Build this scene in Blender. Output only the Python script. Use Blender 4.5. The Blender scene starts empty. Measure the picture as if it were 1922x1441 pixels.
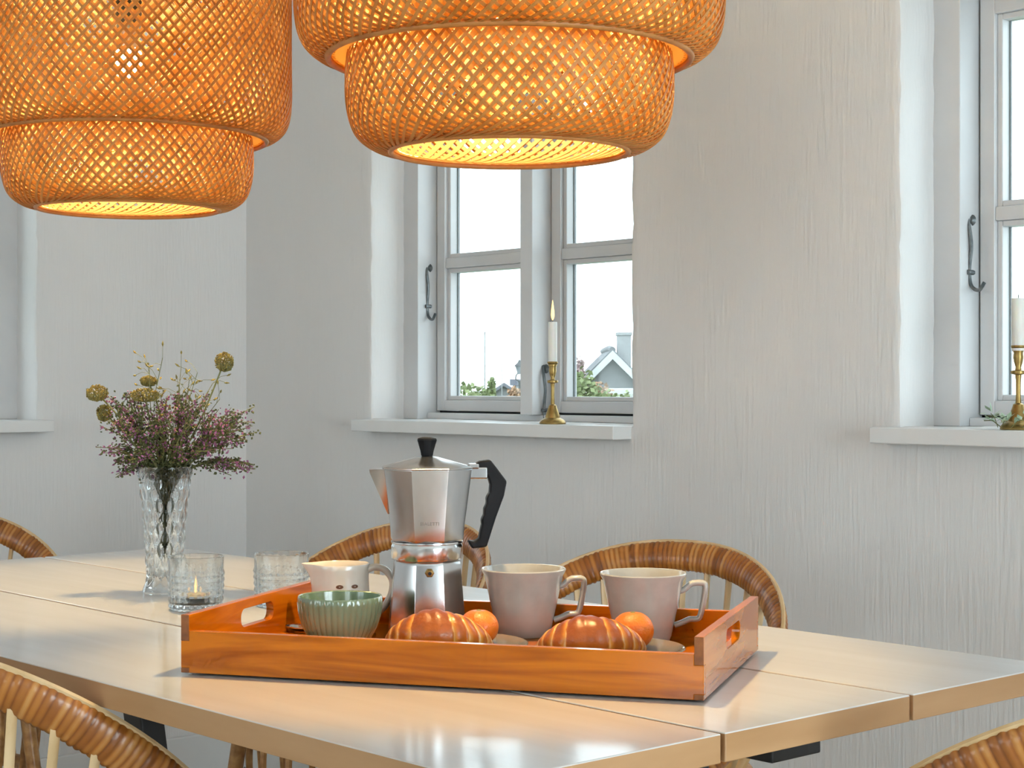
import bpy, bmesh, math, random
from mathutils import Vector, Matrix, noise as mnoise
R = math.radians
PI = math.pi
random.seed(7)

# ------------------------------------------------------------------ camera, world, lights, exposure
sc = bpy.context.scene
col = sc.collection
CAM_Z = 1.056
cam_data = bpy.data.cameras.new('camera')
cam_data.sensor_width = 36.0
cam_data.lens = 3248.0 / 1922.0 * 36.0
cam_data.clip_start = 0.05
cam_data.clip_end = 6000
cam = bpy.data.objects.new('camera', cam_data)
cam.location = (0, 0, CAM_Z)
cam.rotation_euler = (R(90), 0, R(48))
col.objects.link(cam)
sc.camera = cam

world = bpy.data.worlds.new('overcast_sky')
sc.world = world
world.use_nodes = True
wb = world.node_tree.nodes['Background']
wb.inputs['Color'].default_value = (0.80, 0.925, 1.0, 1)
wb.inputs['Strength'].default_value = 3.3

sc.view_settings.view_transform = 'Standard'
sc.view_settings.look = 'None'
sc.view_settings.gamma = 1.0
sc.view_settings.use_curve_mapping = False
sc.view_settings.exposure = 0.33
sc.cycles.max_bounces = 9
sc.cycles.diffuse_bounces = 3
sc.cycles.glossy_bounces = 3
sc.cycles.transmission_bounces = 9
sc.cycles.transparent_max_bounces = 16
sc.cycles.use_adaptive_sampling = True
sc.cycles.adaptive_threshold = 0.08
sc.cycles.adaptive_min_samples = 12
sc.cycles.caustics_reflective = False
sc.cycles.caustics_refractive = False
sc.cycles.sample_clamp_indirect = 4.0

BACK_Y, LEFT_X, RIGHT_X, REAR_Y, CEIL_Z = 2.658, -4.051, 2.7, -2.7, 2.45


def area(name, loc, rot, sx, sy, power, color=(1, 1, 1), portal=False):
    d = bpy.data.lights.new(name, 'AREA')
    d.shape = 'RECTANGLE'
    d.size, d.size_y = sx, sy
    d.energy = power
    d.color = color
    o = bpy.data.objects.new(name, d)
    o.location = loc
    o.rotation_euler = rot
    col.objects.link(o)
    if portal:
        d.cycles.is_portal = True
    return o


# added fill lamps outside unseen rear windows; daylight through the right-hand garden door
DAY = (0.82, 0.925, 1.0)
area('rear_fill_a', (-2.3, REAR_Y - 0.12, 1.45), (R(90), 0, 0), 1.5, 1.5, 9, (1.0, .965, .925))
area('rear_fill_b', (0.9, REAR_Y - 0.12, 1.45), (R(90), 0, 0), 1.5, 1.5, 10, (1.0, .965, .925))
area('daylight_garden_door', (RIGHT_X + 0.12, 1.008, 1.1), (0, R(90), 0), 2.0, 1.8, 90, DAY)
# sky portals in the three windows of the corner
area('portal_a', (-3.028, BACK_Y + 0.25, CAM_Z + .31), (R(-90), 0, 0), 0.92, 0.85, 1, portal=True)
area('portal_b', (-1.43, BACK_Y + 0.25, CAM_Z + .32), (R(-90), 0, 0), 0.92, 0.85, 1, portal=True)
area('portal_c', (LEFT_X - 0.25, 1.575, CAM_Z + .31), (0, R(-90), 0), 0.85, 0.92, 1, portal=True)


# ------------------------------------------------------------------ materials
def lin(r, g, b):
    f = lambda c: (c / 255 / 12.92) if c / 255 <= .04045 else ((c / 255 + .055) / 1.055) ** 2.4
    return (f(r), f(g), f(b))


def new_mat(name):
    m = bpy.data.materials.new(name)
    m.use_nodes = True
    nt = m.node_tree
    return m, nt, nt.nodes['Principled BSDF']


def N(nt, kind, **kw):
    n = nt.nodes.new(kind)
    for k, v in kw.items():
        setattr(n, k, v)
    return n


def mat(name, base, rough=.5, metal=0., base2=None, scale=(8, 8, 8), detail=4, lo=.35, hi=.65, bump=0., bscale=None,
        coat=0., spec=.5, rough2=None, trans=0., ior=1.5, sub=0., per_object=False, distort=0., generated=False):
    m, nt, b = new_mat(name)
    b.inputs['Base Color'].default_value = (*base, 1)
    b.inputs['Roughness'].default_value = rough
    b.inputs['Metallic'].default_value = metal
    b.inputs['Specular IOR Level'].default_value = spec
    b.inputs['Coat Weight'].default_value = coat
    b.inputs['Coat Roughness'].default_value = .12
    b.inputs['Transmission Weight'].default_value = trans
    b.inputs['IOR'].default_value = ior
    if sub:
        b.inputs['Subsurface Weight'].default_value = sub
        b.inputs['Subsurface Radius'].default_value = (.01, .006, .003)
    if base2 is not None or bump:
        tc = N(nt, 'ShaderNodeTexCoord')
        mp = N(nt, 'ShaderNodeMapping')
        mp.inputs['Scale'].default_value = scale
        nt.links.new(tc.outputs['Object'], mp.inputs['Vector'])
        if per_object:
            oi = N(nt, 'ShaderNodeObjectInfo')
            ml = N(nt, 'ShaderNodeMath', operation='MULTIPLY')
            ml.inputs[1].default_value = 37.0
            nt.links.new(oi.outputs['Random'], ml.inputs[0])
            nt.links.new(ml.outputs[0], mp.inputs['Location'])
        nz = N(nt, 'ShaderNodeTexNoise')
        nz.inputs['Scale'].default_value = 1
        nz.inputs['Detail'].default_value = detail
        nz.inputs['Distortion'].default_value = distort
        nt.links.new(mp.outputs[0], nz.inputs['Vector'])
        if base2 is not None:
            cr = N(nt, 'ShaderNodeValToRGB')
            cr.color_ramp.elements[0].position = lo
            cr.color_ramp.elements[0].color = (*base, 1)
            cr.color_ramp.elements[1].position = hi
            cr.color_ramp.elements[1].color = (*base2, 1)
            nt.links.new(nz.outputs['Fac'], cr.inputs[0])
            nt.links.new(cr.outputs[0], b.inputs['Base Color'])
        if rough2 is not None:
            mr = N(nt, 'ShaderNodeMapRange')
            mr.inputs['To Min'].default_value = rough
            mr.inputs['To Max'].default_value = rough2
            nt.links.new(nz.outputs['Fac'], mr.inputs[0])
            nt.links.new(mr.outputs[0], b.inputs['Roughness'])
        if bump:
            src = nz
            if bscale:
                mp2 = N(nt, 'ShaderNodeMapping')
                mp2.inputs['Scale'].default_value = bscale
                nt.links.new(tc.outputs['Object'], mp2.inputs['Vector'])
                src = N(nt, 'ShaderNodeTexNoise')
                src.inputs['Scale'].default_value = 1
                src.inputs['Detail'].default_value = 5
                nt.links.new(mp2.outputs[0], src.inputs['Vector'])
            bp = N(nt, 'ShaderNodeBump')
            bp.inputs['Strength'].default_value = 1.0
            bp.inputs['Distance'].default_value = bump
            nt.links.new(src.outputs['Fac'], bp.inputs['Height'])
            nt.links.new(bp.outputs[0], b.inputs['Normal'])
    return m


def emit_mat(name, color, strength):
    m, nt, b = new_mat(name)
    b.inputs['Base Color'].default_value = (*color, 1)
    b.inputs['Emission Color'].default_value = (*color, 1)
    b.inputs['Emission Strength'].default_value = strength
    return m


def pane_mat():
    m, nt, b = new_mat('window_glass')
    out = nt.nodes['Material Output']
    nt.nodes.remove(b)
    tr = N(nt, 'ShaderNodeBsdfTransparent')
    tr.inputs[0].default_value = (.94, .965, .96, 1)
    gl = N(nt, 'ShaderNodeBsdfGlossy')
    gl.inputs['Roughness'].default_value = .02
    # Schlick reflectance from the facing ratio, the same on both faces of the pane
    lw = N(nt, 'ShaderNodeLayerWeight')
    lw.inputs[0].default_value = .5
    pw = N(nt, 'ShaderNodeMath', operation='POWER')
    pw.inputs[1].default_value = 5
    nt.links.new(lw.outputs['Facing'], pw.inputs[0])
    fr = N(nt, 'ShaderNodeMath', operation='MULTIPLY_ADD')
    fr.inputs[1].default_value = .9
    fr.inputs[2].default_value = .03
    nt.links.new(pw.outputs[0], fr.inputs[0])
    mx = N(nt, 'ShaderNodeMixShader')
    nt.links.new(fr.outputs[0], mx.inputs[0])
    nt.links.new(tr.outputs[0], mx.inputs[1])
    nt.links.new(gl.outputs[0], mx.inputs[2])
    nt.links.new(mx.outputs[0], out.inputs[0])
    return m


def bamboo_mat(name, c0, c1, ct, mix):
    m, nt, b = new_mat(name)
    out = nt.nodes['Material Output']
    tc = N(nt, 'ShaderNodeTexCoord')
    nz = N(nt, 'ShaderNodeTexNoise')
    nz.inputs['Scale'].default_value = 25
    nt.links.new(tc.outputs['Object'], nz.inputs[0])
    cr = N(nt, 'ShaderNodeValToRGB')
    cr.color_ramp.elements[0].position = .35
    cr.color_ramp.elements[0].color = (*c0, 1)
    cr.color_ramp.elements[1].position = .68
    cr.color_ramp.elements[1].color = (*c1, 1)
    nt.links.new(nz.outputs['Fac'], cr.inputs[0])
    nt.links.new(cr.outputs[0], b.inputs['Base Color'])
    b.inputs['Roughness'].default_value = .5
    tl = N(nt, 'ShaderNodeBsdfTranslucent')
    tl.inputs[0].default_value = (*ct, 1)
    mx = N(nt, 'ShaderNodeMixShader')
    mx.inputs[0].default_value = mix
    nt.links.new(b.outputs[0], mx.inputs[1])
    nt.links.new(tl.outputs[0], mx.inputs[2])
    nt.links.new(mx.outputs[0], out.inputs[0])
    return m


def attr_mat(name, attr, stops, rough=.45, coat=0., noise_amt=.25, nscale=60, bump=0.):
    """colour by a per-point value stored on the mesh (pale dough in the folds, burnt crests ...)"""
    m, nt, b = new_mat(name)
    at = N(nt, 'ShaderNodeAttribute')
    at.attribute_name = attr
    tc = N(nt, 'ShaderNodeTexCoord')
    nz = N(nt, 'ShaderNodeTexNoise')
    nz.inputs['Scale'].default_value = nscale
    nz.inputs['Detail'].default_value = 5
    nt.links.new(tc.outputs['Object'], nz.inputs[0])
    ma = N(nt, 'ShaderNodeMath', operation='MULTIPLY_ADD')
    ma.inputs[1].default_value = noise_amt
    nt.links.new(nz.outputs['Fac'], ma.inputs[0])
    nt.links.new(at.outputs['Fac'], ma.inputs[2])
    cr = N(nt, 'ShaderNodeValToRGB')
    el = cr.color_ramp.elements
    el[0].position, el[0].color = stops[0][0], (*stops[0][1], 1)
    el[1].position, el[1].color = stops[-1][0], (*stops[-1][1], 1)
    for p, c in stops[1:-1]:
        e = el.new(p)
        e.color = (*c, 1)
    nt.links.new(ma.outputs[0], cr.inputs[0])
    nt.links.new(cr.outputs[0], b.inputs['Base Color'])
    b.inputs['Roughness'].default_value = rough
    b.inputs['Coat Weight'].default_value = coat
    b.inputs['Coat Roughness'].default_value = .2
    if bump:
        bp = N(nt, 'ShaderNodeBump')
        bp.inputs['Distance'].default_value = bump
        nt.links.new(nz.outputs['Fac'], bp.inputs['Height'])
        nt.links.new(bp.outputs[0], b.inputs['Normal'])
    return m


M = {}
M['plaster'] = mat('white_plaster', (.76, .735, .72), .92, base2=(.80, .78, .77), scale=(1.6, 1.6, .9), bump=.0016,
                   bscale=(130, 130, 11), spec=.25)
M['ceiling'] = mat('ceiling_paint', (.82, .81, .79), .9, base2=(.85, .84, .82), scale=(2, 2, 2))
M['floor'] = mat('floor_board', (.56, .50, .43), .45, base2=(.66, .61, .54), scale=(1.2, 14, 3), per_object=True)
M['frame'] = mat('white_frame_paint', (.60, .595, .60), .38, base2=(.66, .655, .66), scale=(6, 6, 6))
M['sill'] = mat('white_sill_paint', (.76, .745, .73), .35, base2=(.80, .79, .78), scale=(5, 5, 5))
M['glass_pane'] = pane_mat()
M['gap'] = mat('black_gap_shade', (.03, .03, .035), .8, base2=(.05, .05, .05), scale=(9, 9, 9))  # near-black colour for the shade in the sash gaps
M['spacer'] = mat('grey_spacer_bar', (.22, .23, .24), .5, base2=(.28, .28, .29), scale=(9, 9, 9))
M['iron'] = mat('galvanised_iron', (.10, .115, .12), .45, .8, base2=(.20, .21, .215), scale=(60, 60, 60))
M['birch'] = mat('pale_birch', (.62, .59, .555), .30, base2=(.69, .67, .645), scale=(2.2, 26, 26), per_object=True, lo=.3, hi=.7,
                 coat=.8, distort=.6)
M['birch_edge'] = mat('birch_edge_band', (.44, .235, .10), .45, base2=(.54, .31, .15), scale=(3, 3, 18), per_object=True)
M['black'] = mat('black_lacquer', (.012, .012, .014), .45, base2=(.02, .02, .02), scale=(9, 9, 9))
M['tray'] = mat('acacia_tray_wood', (.32, .068, .001), .3, base2=(.60, .165, .004), scale=(3.2, 30, 36), per_object=True, lo=.3, hi=.62,
                spec=.0, coat=1.0, distort=1.6)
M['tray_end'] = mat('tray_end_grain', (.17, .05, .012), .45, base2=(.30, .10, .025), scale=(60, 60, 60))
M['bamboo'] = bamboo_mat('bamboo_strip', (.52, .215, .034), (.72, .39, .105), (.84, .42, .09), .34)
M['bamboo_inner'] = bamboo_mat('bamboo_lining', (.84, .58, .26), (.90, .68, .36), (.98, .76, .38), .85)
M['bamboo_rim'] = mat('bamboo_rim', (.42, .15, .03), .5, base2=(.55, .23, .055), scale=(30, 30, 30))
M['bulb'] = emit_mat('lit_bulb', (1.0, .69, .29), 1250)
M['cord'] = mat('white_cord', (.7, .7, .68), .6, base2=(.75, .75, .73), scale=(20, 20, 20))
M['cane'] = mat('wrapped_cane', (.33, .125, .028), .36, base2=(.70, .37, .13), scale=(42, 42, 42), detail=3, lo=.30, hi=.70, coat=.25, per_object=True)
M['cane_wrap'] = attr_mat('cane_winding', 'turn', [(.05, (.10, .025, .003)), (.35, (.30, .090, .011)), (.65, (.45, .165, .026)), (.95, (.62, .32, .10))], rough=.34, coat=.3, noise_amt=.3, nscale=45)
M['cane_light'] = mat('peeled_cane', (.62, .41, .20), .45, base2=(.74, .53, .30), scale=(30, 30, 12), per_object=True)
M['weave'] = mat('woven_seat_cane', (.50, .28, .10), .5, base2=(.66, .42, .19), scale=(70, 70, 70), bump=.002)
M['alu'] = mat('cast_aluminium', (.56, .56, .57), .15, 1., base2=(.70, .70, .71), scale=(25, 25, 9), rough2=.28)
M['alu_ring'] = mat('turned_aluminium', (.70, .70, .71), .16, 1., base2=(.80, .80, .80), scale=(3, 3, 150))
M['bakelite'] = mat('black_bakelite', (.006, .006, .008), .42, base2=(.010, .010, .012), scale=(40, 40, 40), spec=.2)
M['engrave'] = mat('etched_mark', (.20, .17, .15), .6, base2=(.26, .22, .19), scale=(90, 90, 90))
M['brass'] = mat('aged_brass', (.27, .17, .055), .30, 1., base2=(.44, .30, .11), scale=(30, 30, 30), rough2=.46)
M['stoneware'] = mat('grey_glazed_stoneware', (.40, .375, .335), .2, base2=(.45, .425, .385), scale=(40, 40, 40), coat=.5)
M['cream'] = mat('cream_porcelain', (.70, .60, .49), .2, base2=(.75, .66, .56), scale=(20, 20, 20), coat=.5)
M['green_glaze'] = mat('celadon_glaze', (.13, .185, .105), .14, base2=(.19, .26, .165), scale=(30, 30, 12), coat=.8)
M['brown_print'] = mat('brown_print', (.12, .045, .02), .4, base2=(.18, .07, .03), scale=(90, 90, 90))
M['glass'] = mat('clear_glass', (.98, .99, .99), .02, trans=1., ior=1.45, base2=(.97, .985, .985), scale=(20, 20, 20))
nt_ = M['glass'].node_tree
_tr = N(nt_, 'ShaderNodeBsdfTransparent')
_tr.inputs[0].default_value = (.97, .985, .985, 1)
_mx = N(nt_, 'ShaderNodeMixShader')
_mx.inputs[0].default_value = .22
nt_.links.new(nt_.nodes['Principled BSDF'].outputs[0], _mx.inputs[1])
nt_.links.new(_tr.outputs[0], _mx.inputs[2])
nt_.links.new(_mx.outputs[0], nt_.nodes['Material Output'].inputs[0])
M['smoke_glass'] = mat('smoky_glass', (.62, .60, .50), .05, trans=.75, ior=1.45, base2=(.58, .56, .47), scale=(20, 20, 20))
M['steel'] = mat('polished_steel', (.62, .62, .63), .14, 1., base2=(.70, .70, .70), scale=(30, 30, 30))
M['orange'] = mat('tangerine_peel', (.88, .17, .002), .34, base2=(.92, .235, .008), scale=(30, 30, 30), bump=.0012, bscale=(420, 420, 420), coat=.2)
M['navel'] = mat('tangerine_stalk', (.20, .22, .05), .7, base2=(.28, .28, .08), scale=(90, 90, 90))
M['croissant'] = attr_mat('baked_crust', 'bake', [(.12, (.86, .66, .38)), (.30, (.70, .28, .030)), (.56, (.50, .125, .006)), (1.0, (.25, .045, .003))],
                          rough=.38, coat=.22, nscale=70, bump=.002)
M['wax'] = mat('white_wax', (.84, .82, .77), .45, base2=(.87, .85, .81), scale=(20, 20, 20), sub=.3)
M['flame'] = emit_mat('candle_flame', (1.0, .58, .20), 1.9)
M['wick'] = mat('burnt_wick', (.02, .018, .015), .9, base2=(.03, .03, .03), scale=(90, 90, 90))
M['stem'] = mat('plant_stem', (.13, .14, .045), .7, base2=(.22, .21, .08), scale=(60, 60, 60))
M['heather_green'] = mat('heather_leaf', (.055, .065, .022), .75, base2=(.13, .14, .045), scale=(120, 120, 120))
M['heather_purple'] = mat('heather_bloom', (.22, .065, .15), .7, base2=(.42, .16, .33), scale=(150, 150, 150))
M['seed'] = mat('dry_seed_head', (.16, .11, .022), .85, base2=(.36, .29, .075), scale=(130, 130, 130))
M['sprig'] = mat('pale_green_sprig', (.33, .46, .30), .6, base2=(.48, .60, .43), scale=(60, 60, 60))
M['grass'] = mat('garden_grass', (.15, .18, .10), .9, base2=(.21, .23, .14), scale=(.8, .8, .8))
M['sea'] = mat('hazy_sea', (.82, .85, .87), .6, base2=(.86, .88, .90), scale=(.01, .01, .01))  # sky reflection and haze put into the pale base colour
M['leaf_a'] = mat('shrub_leaf', (.12, .155, .06), .8, base2=(.21, .24, .11), scale=(4, 4, 4))
M['leaf_b'] = mat('autumn_leaf', (.26, .13, .07), .8, base2=(.33, .22, .13), scale=(4, 4, 4))
M['leaf_c'] = mat('pink_bloom', (.31, .19, .19), .8, base2=(.35, .26, .25), scale=(4, 4, 4))
M['bark'] = mat('bark', (.20, .15, .11), .9, base2=(.27, .21, .16), scale=(9, 9, 3))
M['thatch'] = mat('grey_thatch', (.11, .11, .12), .95, base2=(.15, .15, .155), scale=(3, 3, 12))
M['house_wall'] = mat('grey_boarding', (.155, .155, .165), .8, base2=(.18, .18, .185), scale=(2, 2, 9))
M['white_board'] = mat('white_bargeboard', (.42, .43, .44), .6, base2=(.45, .45, .45), scale=(3, 3, 3))
M['chimney'] = mat('pale_chimney', (.24, .24, .245), .9, base2=(.27, .27, .27), scale=(3, 3, 3))
M['roof_dark'] = mat('slate_roof', (.13, .135, .16), .8, base2=(.17, .175, .20), scale=(3, 3, 3))


# ------------------------------------------------------------------ mesh helpers
def link(name, me, m, parent=None, loc=(0, 0, 0), rot=(0, 0, 0), smooth=False):
    o = bpy.data.objects.new(name, me)
    if m is not None and not me.materials:
        me.materials.append(m)
    col.objects.link(o)
    o.location = loc
    o.rotation_euler = rot
    if parent is not None:
        o.parent = parent
    if smooth:
        me.polygons.foreach_set('use_smooth', [True] * len(me.polygons))
    return o


def pyd(name, verts, faces, fix=True):
    me = bpy.data.meshes.new(name)
    me.from_pydata([tuple(v) for v in verts], [], faces)
    if fix:
        bm = bmesh.new()
        bm.from_mesh(me)
        bmesh.ops.recalc_face_normals(bm, faces=bm.faces)
        bm.to_mesh(me)
        bm.free()
    return me


def smooth_by_angle(me, deg=35):
    me.polygons.foreach_set('use_smooth', [True] * len(me.polygons))
    try:
        me.set_sharp_from_angle(angle=R(deg))
    except Exception:
        pass


def boxes_mesh(name, boxes, bevel=0.):
    bm = bmesh.new()
    for (x0, x1, y0, y1, z0, z1) in boxes:
        ret = bmesh.ops.create_cube(bm, size=1)
        for v in ret['verts']:
            v.co = Vector(((x0 + x1) / 2 + v.co.x * (x1 - x0), (y0 + y1) / 2 + v.co.y * (y1 - y0), (z0 + z1) / 2 + v.co.z * (z1 - z0)))
    if bevel:
        bmesh.ops.bevel(bm, geom=list(bm.edges), offset=bevel, segments=2, affect='EDGES', profile=.5)
    me = bpy.data.meshes.new(name)
    bm.to_mesh(me)
    bm.free()
    return me


def box(name, x0, x1, y0, y1, z0, z1, m, parent=None, bevel=0., loc=(0, 0, 0), rot=(0, 0, 0)):
    return link(name, boxes_mesh(name, [(x0, x1, y0, y1, z0, z1)], bevel), m, parent, loc, rot)


def lathe_data(prof, n=48, rfun=None, close_bottom=True, close_top=False):
    v, f = [], []
    for i, (r, z) in enumerate(prof):
        for k in range(n):
            a = 2 * PI * k / n
            rr = r if rfun is None else rfun(r, z, a, i)
            v.append((rr * math.cos(a), rr * math.sin(a), z))
    for i in range(len(prof) - 1):
        for k in range(n):
            k2 = (k + 1) % n
            f.append((i * n + k, i * n + k2, (i + 1) * n + k2, (i + 1) * n + k))
    if close_bottom:
        f.append(tuple(range(n))[::-1])
    if close_top:
        b = (len(prof) - 1) * n
        f.append(tuple(b + k for k in range(n)))
    return v, f


def lathe(name, prof, m, parent=None, n=48, rfun=None, cb=True, ct=False, loc=(0, 0, 0), rot=(0, 0, 0), sm=40):
    v, f = lathe_data(prof, n, rfun, cb, ct)
    me = pyd(name, v, f)
    if sm:
        smooth_by_angle(me, sm)
    return link(name, me, m, parent, loc, rot)


def frames(pts):
    T = []
    n = len(pts)
    for i in range(n):
        a = pts[max(0, i - 1)]
        b = pts[min(n - 1, i + 1)]
        T.append((b - a).normalized())
    up = Vector((0, 0, 1))
    if abs(T[0].dot(up)) > .9:
        up = Vector((0, 1, 0))
    nrm = (up - T[0] * up.dot(T[0])).normalized()
    out = []
    for t in T:
        nrm = (nrm - t * nrm.dot(t))
        nrm = nrm.normalized() if nrm.length > 1e-6 else Vector((1, 0, 0))
        out.append((t, nrm, t.cross(nrm)))
    return out


def tube_data(pts, rad, n=8, v=None, f=None, flat=1.):
    pts = [Vector(p) for p in pts]
    v = [] if v is None else v
    f = [] if f is None else f
    fr = frames(pts)
    b0 = len(v)
    m = len(pts)
    for i, (p, (t, a, b)) in enumerate(zip(pts, fr)):
        r = rad[i] if isinstance(rad, (list, tuple)) else rad
        for k in range(n):
            an = 2 * PI * k / n
            v.append(p + a * (r * math.cos(an)) + b * (r * flat * math.sin(an)))
    for i in range(m - 1):
        for k in range(n):
            k2 = (k + 1) % n
            f.append((b0 + i * n + k, b0 + i * n + k2, b0 + (i + 1) * n + k2, b0 + (i + 1) * n + k))
    f.append(tuple(b0 + k for k in range(n))[::-1])
    f.append(tuple(b0 + (m - 1) * n + k for k in range(n)))
    return v, f


def tube(name, pts, rad, m, parent=None, n=8, loc=(0, 0, 0), rot=(0, 0, 0), flat=1., sm=True):
    v, f = tube_data(pts, rad, n, flat=flat)
    me = pyd(name, v, f)
    if sm:
        smooth_by_angle(me, 50)
    return link(name, me, m, parent, loc, rot)


def catmull(pts, k=6):
    P = [Vector(p) for p in pts]
    P = [P[0] * 2 - P[1]] + P + [P[-1] * 2 - P[-2]]
    out = []
    for i in range(1, len(P) - 2):
        for j in range(k):
            t = j / k
            a, b, c, d = P[i - 1:i + 3]
            out.append(.5 * ((2 * b) + (c - a) * t + (2 * a - 5 * b + 4 * c - d) * t * t + (3 * b - a - 3 * c + d) * t ** 3))
    out.append(P[-2])
    return out


def poly_extrude(name, outer, holes, thick, bevel=0.):
    """flat outline in (x, z), extruded along +y by thick"""
    bm = bmesh.new()
    edges = []
    for loop in [outer] + holes:
        vs = [bm.verts.new((x, 0, z)) for x, z in loop]
        for i in range(len(vs)):
            edges.append(bm.edges.new((vs[i], vs[(i + 1) % len(vs)])))
    if holes:
        r = bmesh.ops.triangle_fill(bm, edges=edges, use_beauty=True, use_dissolve=False)
    else:
        bm.faces.new([e.verts[0] for e in edges])
    faces = list(bm.faces)
    r = bmesh.ops.extrude_face_region(bm, geom=faces)
    for g in r['geom']:
        if isinstance(g, bmesh.types.BMVert):
            g.co.y += thick
    bmesh.ops.recalc_face_normals(bm, faces=bm.faces)
    if bevel:
        es = [e for e in bm.edges if len(e.link_faces) == 2 and e.calc_face_angle(0) > R(30)]
        bmesh.ops.bevel(bm, geom=es, offset=bevel, segments=2, affect='EDGES', profile=.5)
    me = bpy.data.meshes.new(name)
    bm.to_mesh(me)
    bm.free()
    return me


def tag(o, label, cat, group=None):
    o['label'] = label
    o['category'] = cat
    if group:
        o['group'] = group
    return o


def thing(name, label, cat, loc=(0, 0, 0), rz=0., group=None):
    o = bpy.data.objects.new(name, None)
    o.empty_display_size = .05
    col.objects.link(o)
    o.location = loc
    o.rotation_euler = (0, 0, rz)
    return tag(o, label, cat, group)


def structure(o):
    o['kind'] = 'structure'
    return o


def stuff(o):
    o['kind'] = 'stuff'
    return o


def copy_thing(root, loc, rz, label, group=None):
    r = root.copy()
    col.objects.link(r)
    r.location = loc
    r.rotation_euler = (0, 0, rz)
    r['label'] = label
    if group:
        r['group'] = group
    for ch in list(root.children):
        c = ch.copy()
        col.objects.link(c)
        c.parent = r
        for g in list(ch.children):
            d = g.copy()
            col.objects.link(d)
            d.parent = c
    return r


# ------------------------------------------------------------------ room shell
WALL_T = .24


def wall(name, L, H, openings, loc, rz, jitter=.0045):
    """local frame: x along the wall, y outwards, z up; openings (x0, x1, z0, z1) with softly rounded plaster reveals"""
    v, f = [], []
    e = .03
    big = [(a - e, b + e, c - e, d + e) for a, b, c, d in openings]
    xs = sorted({0., L, *[o[0] for o in big], *[o[1] for o in big]})
    zs = sorted({0., H, *[o[2] for o in big], *[o[3] for o in big]})

    def inside(x, z):
        return any(o[0] < x < o[1] and o[2] < z < o[3] for o in big)
    for y in (0., WALL_T):
        for i in range(len(xs) - 1):
            for k in range(len(zs) - 1):
                if inside((xs[i] + xs[i + 1]) / 2, (zs[k] + zs[k + 1]) / 2):
                    continue
                b = len(v)
                v += [(xs[i], y, zs[k]), (xs[i + 1], y, zs[k]), (xs[i + 1], y, zs[k + 1]), (xs[i], y, zs[k + 1])]
                f.append((b, b + 1, b + 2, b + 3) if y == 0 else (b + 3, b + 2, b + 1, b))
    prof = [(.03, 0.), (.016, .0), (.0065, .0006), (.0025, .0022), (.0006, .006), (0, .013), (0, .05), (0, .105), (0, .19), (0, WALL_T), (.03, WALL_T)]
    for oi, (a, b2, c, d) in enumerate(openings):
        n = 44
        b = len(v)
        loop = []
        for s in range(4):
            for k in range(n):
                t = k / n
                loop.append([(t, 0, s), (1, t, s), (1 - t, 1, s), (0, 1 - t, s)][s])
        m = len(loop)
        for pi_, (o, y) in enumerate(prof):
            amt = jitter if 1 <= pi_ <= 6 else (jitter * .5 if pi_ == 7 else 0)
            for (tx, tz, s) in loop:
                x = (a - o) + tx * (b2 - a + 2 * o)
                z = (c - o) + tz * (d - c + 2 * o)
                j = amt * (mnoise.noise(Vector((x * 14 + oi * 5, y * 6, z * 14))) + .6 * mnoise.noise(Vector((x * 45, y * 9 + oi, z * 45))))
                if s == 1:
                    x += j
                elif s == 3:
                    x += j
                else:
                    z += j
                v.append((x, y, z))
        for pi_ in range(len(prof) - 1):
            for k in range(m):
                k2 = (k + 1) % m
                f.append((b + pi_ * m + k, b + (pi_ + 1) * m + k, b + (pi_ + 1) * m + k2, b + pi_ * m + k2))
    me = pyd(name, v, f, fix=False)
    smooth_by_angle(me, 40)
    return structure(link(name, me, M['plaster'], None, loc, (0, 0, rz)))


SILL_Z = CAM_Z - .089
OPEN_H = .86
# openings measured from the left end of every wall as seen from inside
OPEN_A = (.568, 1.479, SILL_Z, SILL_Z + OPEN_H)
OPEN_B = (2.166, 3.077, SILL_Z + .010, SILL_Z + .010 + OPEN_H)
OPEN_C = (3.820, 4.731, SILL_Z - .002, SILL_Z - .002 + OPEN_H)
wall('wall_back', RIGHT_X - LEFT_X, CEIL_Z, [OPEN_A, OPEN_B], (LEFT_X, BACK_Y, 0), 0)
wall('wall_left', BACK_Y - REAR_Y, CEIL_Z, [OPEN_C], (LEFT_X, REAR_Y, 0), R(90))
wall('wall_right', BACK_Y - REAR_Y, CEIL_Z, [(.750, 2.550, .06, 2.1)], (RIGHT_X, BACK_Y, 0), R(-90))
wall('wall_rear', RIGHT_X - LEFT_X, CEIL_Z, [(1.05, 2.55, .7, 2.2), (4.25, 5.75, .7, 2.2)], (RIGHT_X, REAR_Y, 0), R(180))
structure(box('ceiling', LEFT_X - .4, RIGHT_X + .4, REAR_Y - .4, BACK_Y + .4, CEIL_Z, CEIL_Z + .2, M['ceiling']))
fl = structure(box('floor', LEFT_X - .4, RIGHT_X + .4, REAR_Y - .4, BACK_Y + .4, -.2, -.022, M['floor']))
bme = boxes_mesh('floor_plank', [(LEFT_X, RIGHT_X, 0, .146, -.022, 0)], .002)
bme.materials.append(M['floor'])
k = 0
y = REAR_Y
while y < BACK_Y - .05:
    p = bpy.data.objects.new('floor_plank', bme)
    col.objects.link(p)
    p.parent = fl
    p.location = (0, y, 0)
    y += .149
structure(box('baseboard_back', LEFT_X, RIGHT_X, BACK_Y - .016, BACK_Y, 0, .11, M['sill'], bevel=.003))
structure(box('baseboard_left', LEFT_X, LEFT_X + .016, REAR_Y, BACK_Y - .016, 0, .11, M['sill'], bevel=.003))


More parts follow.
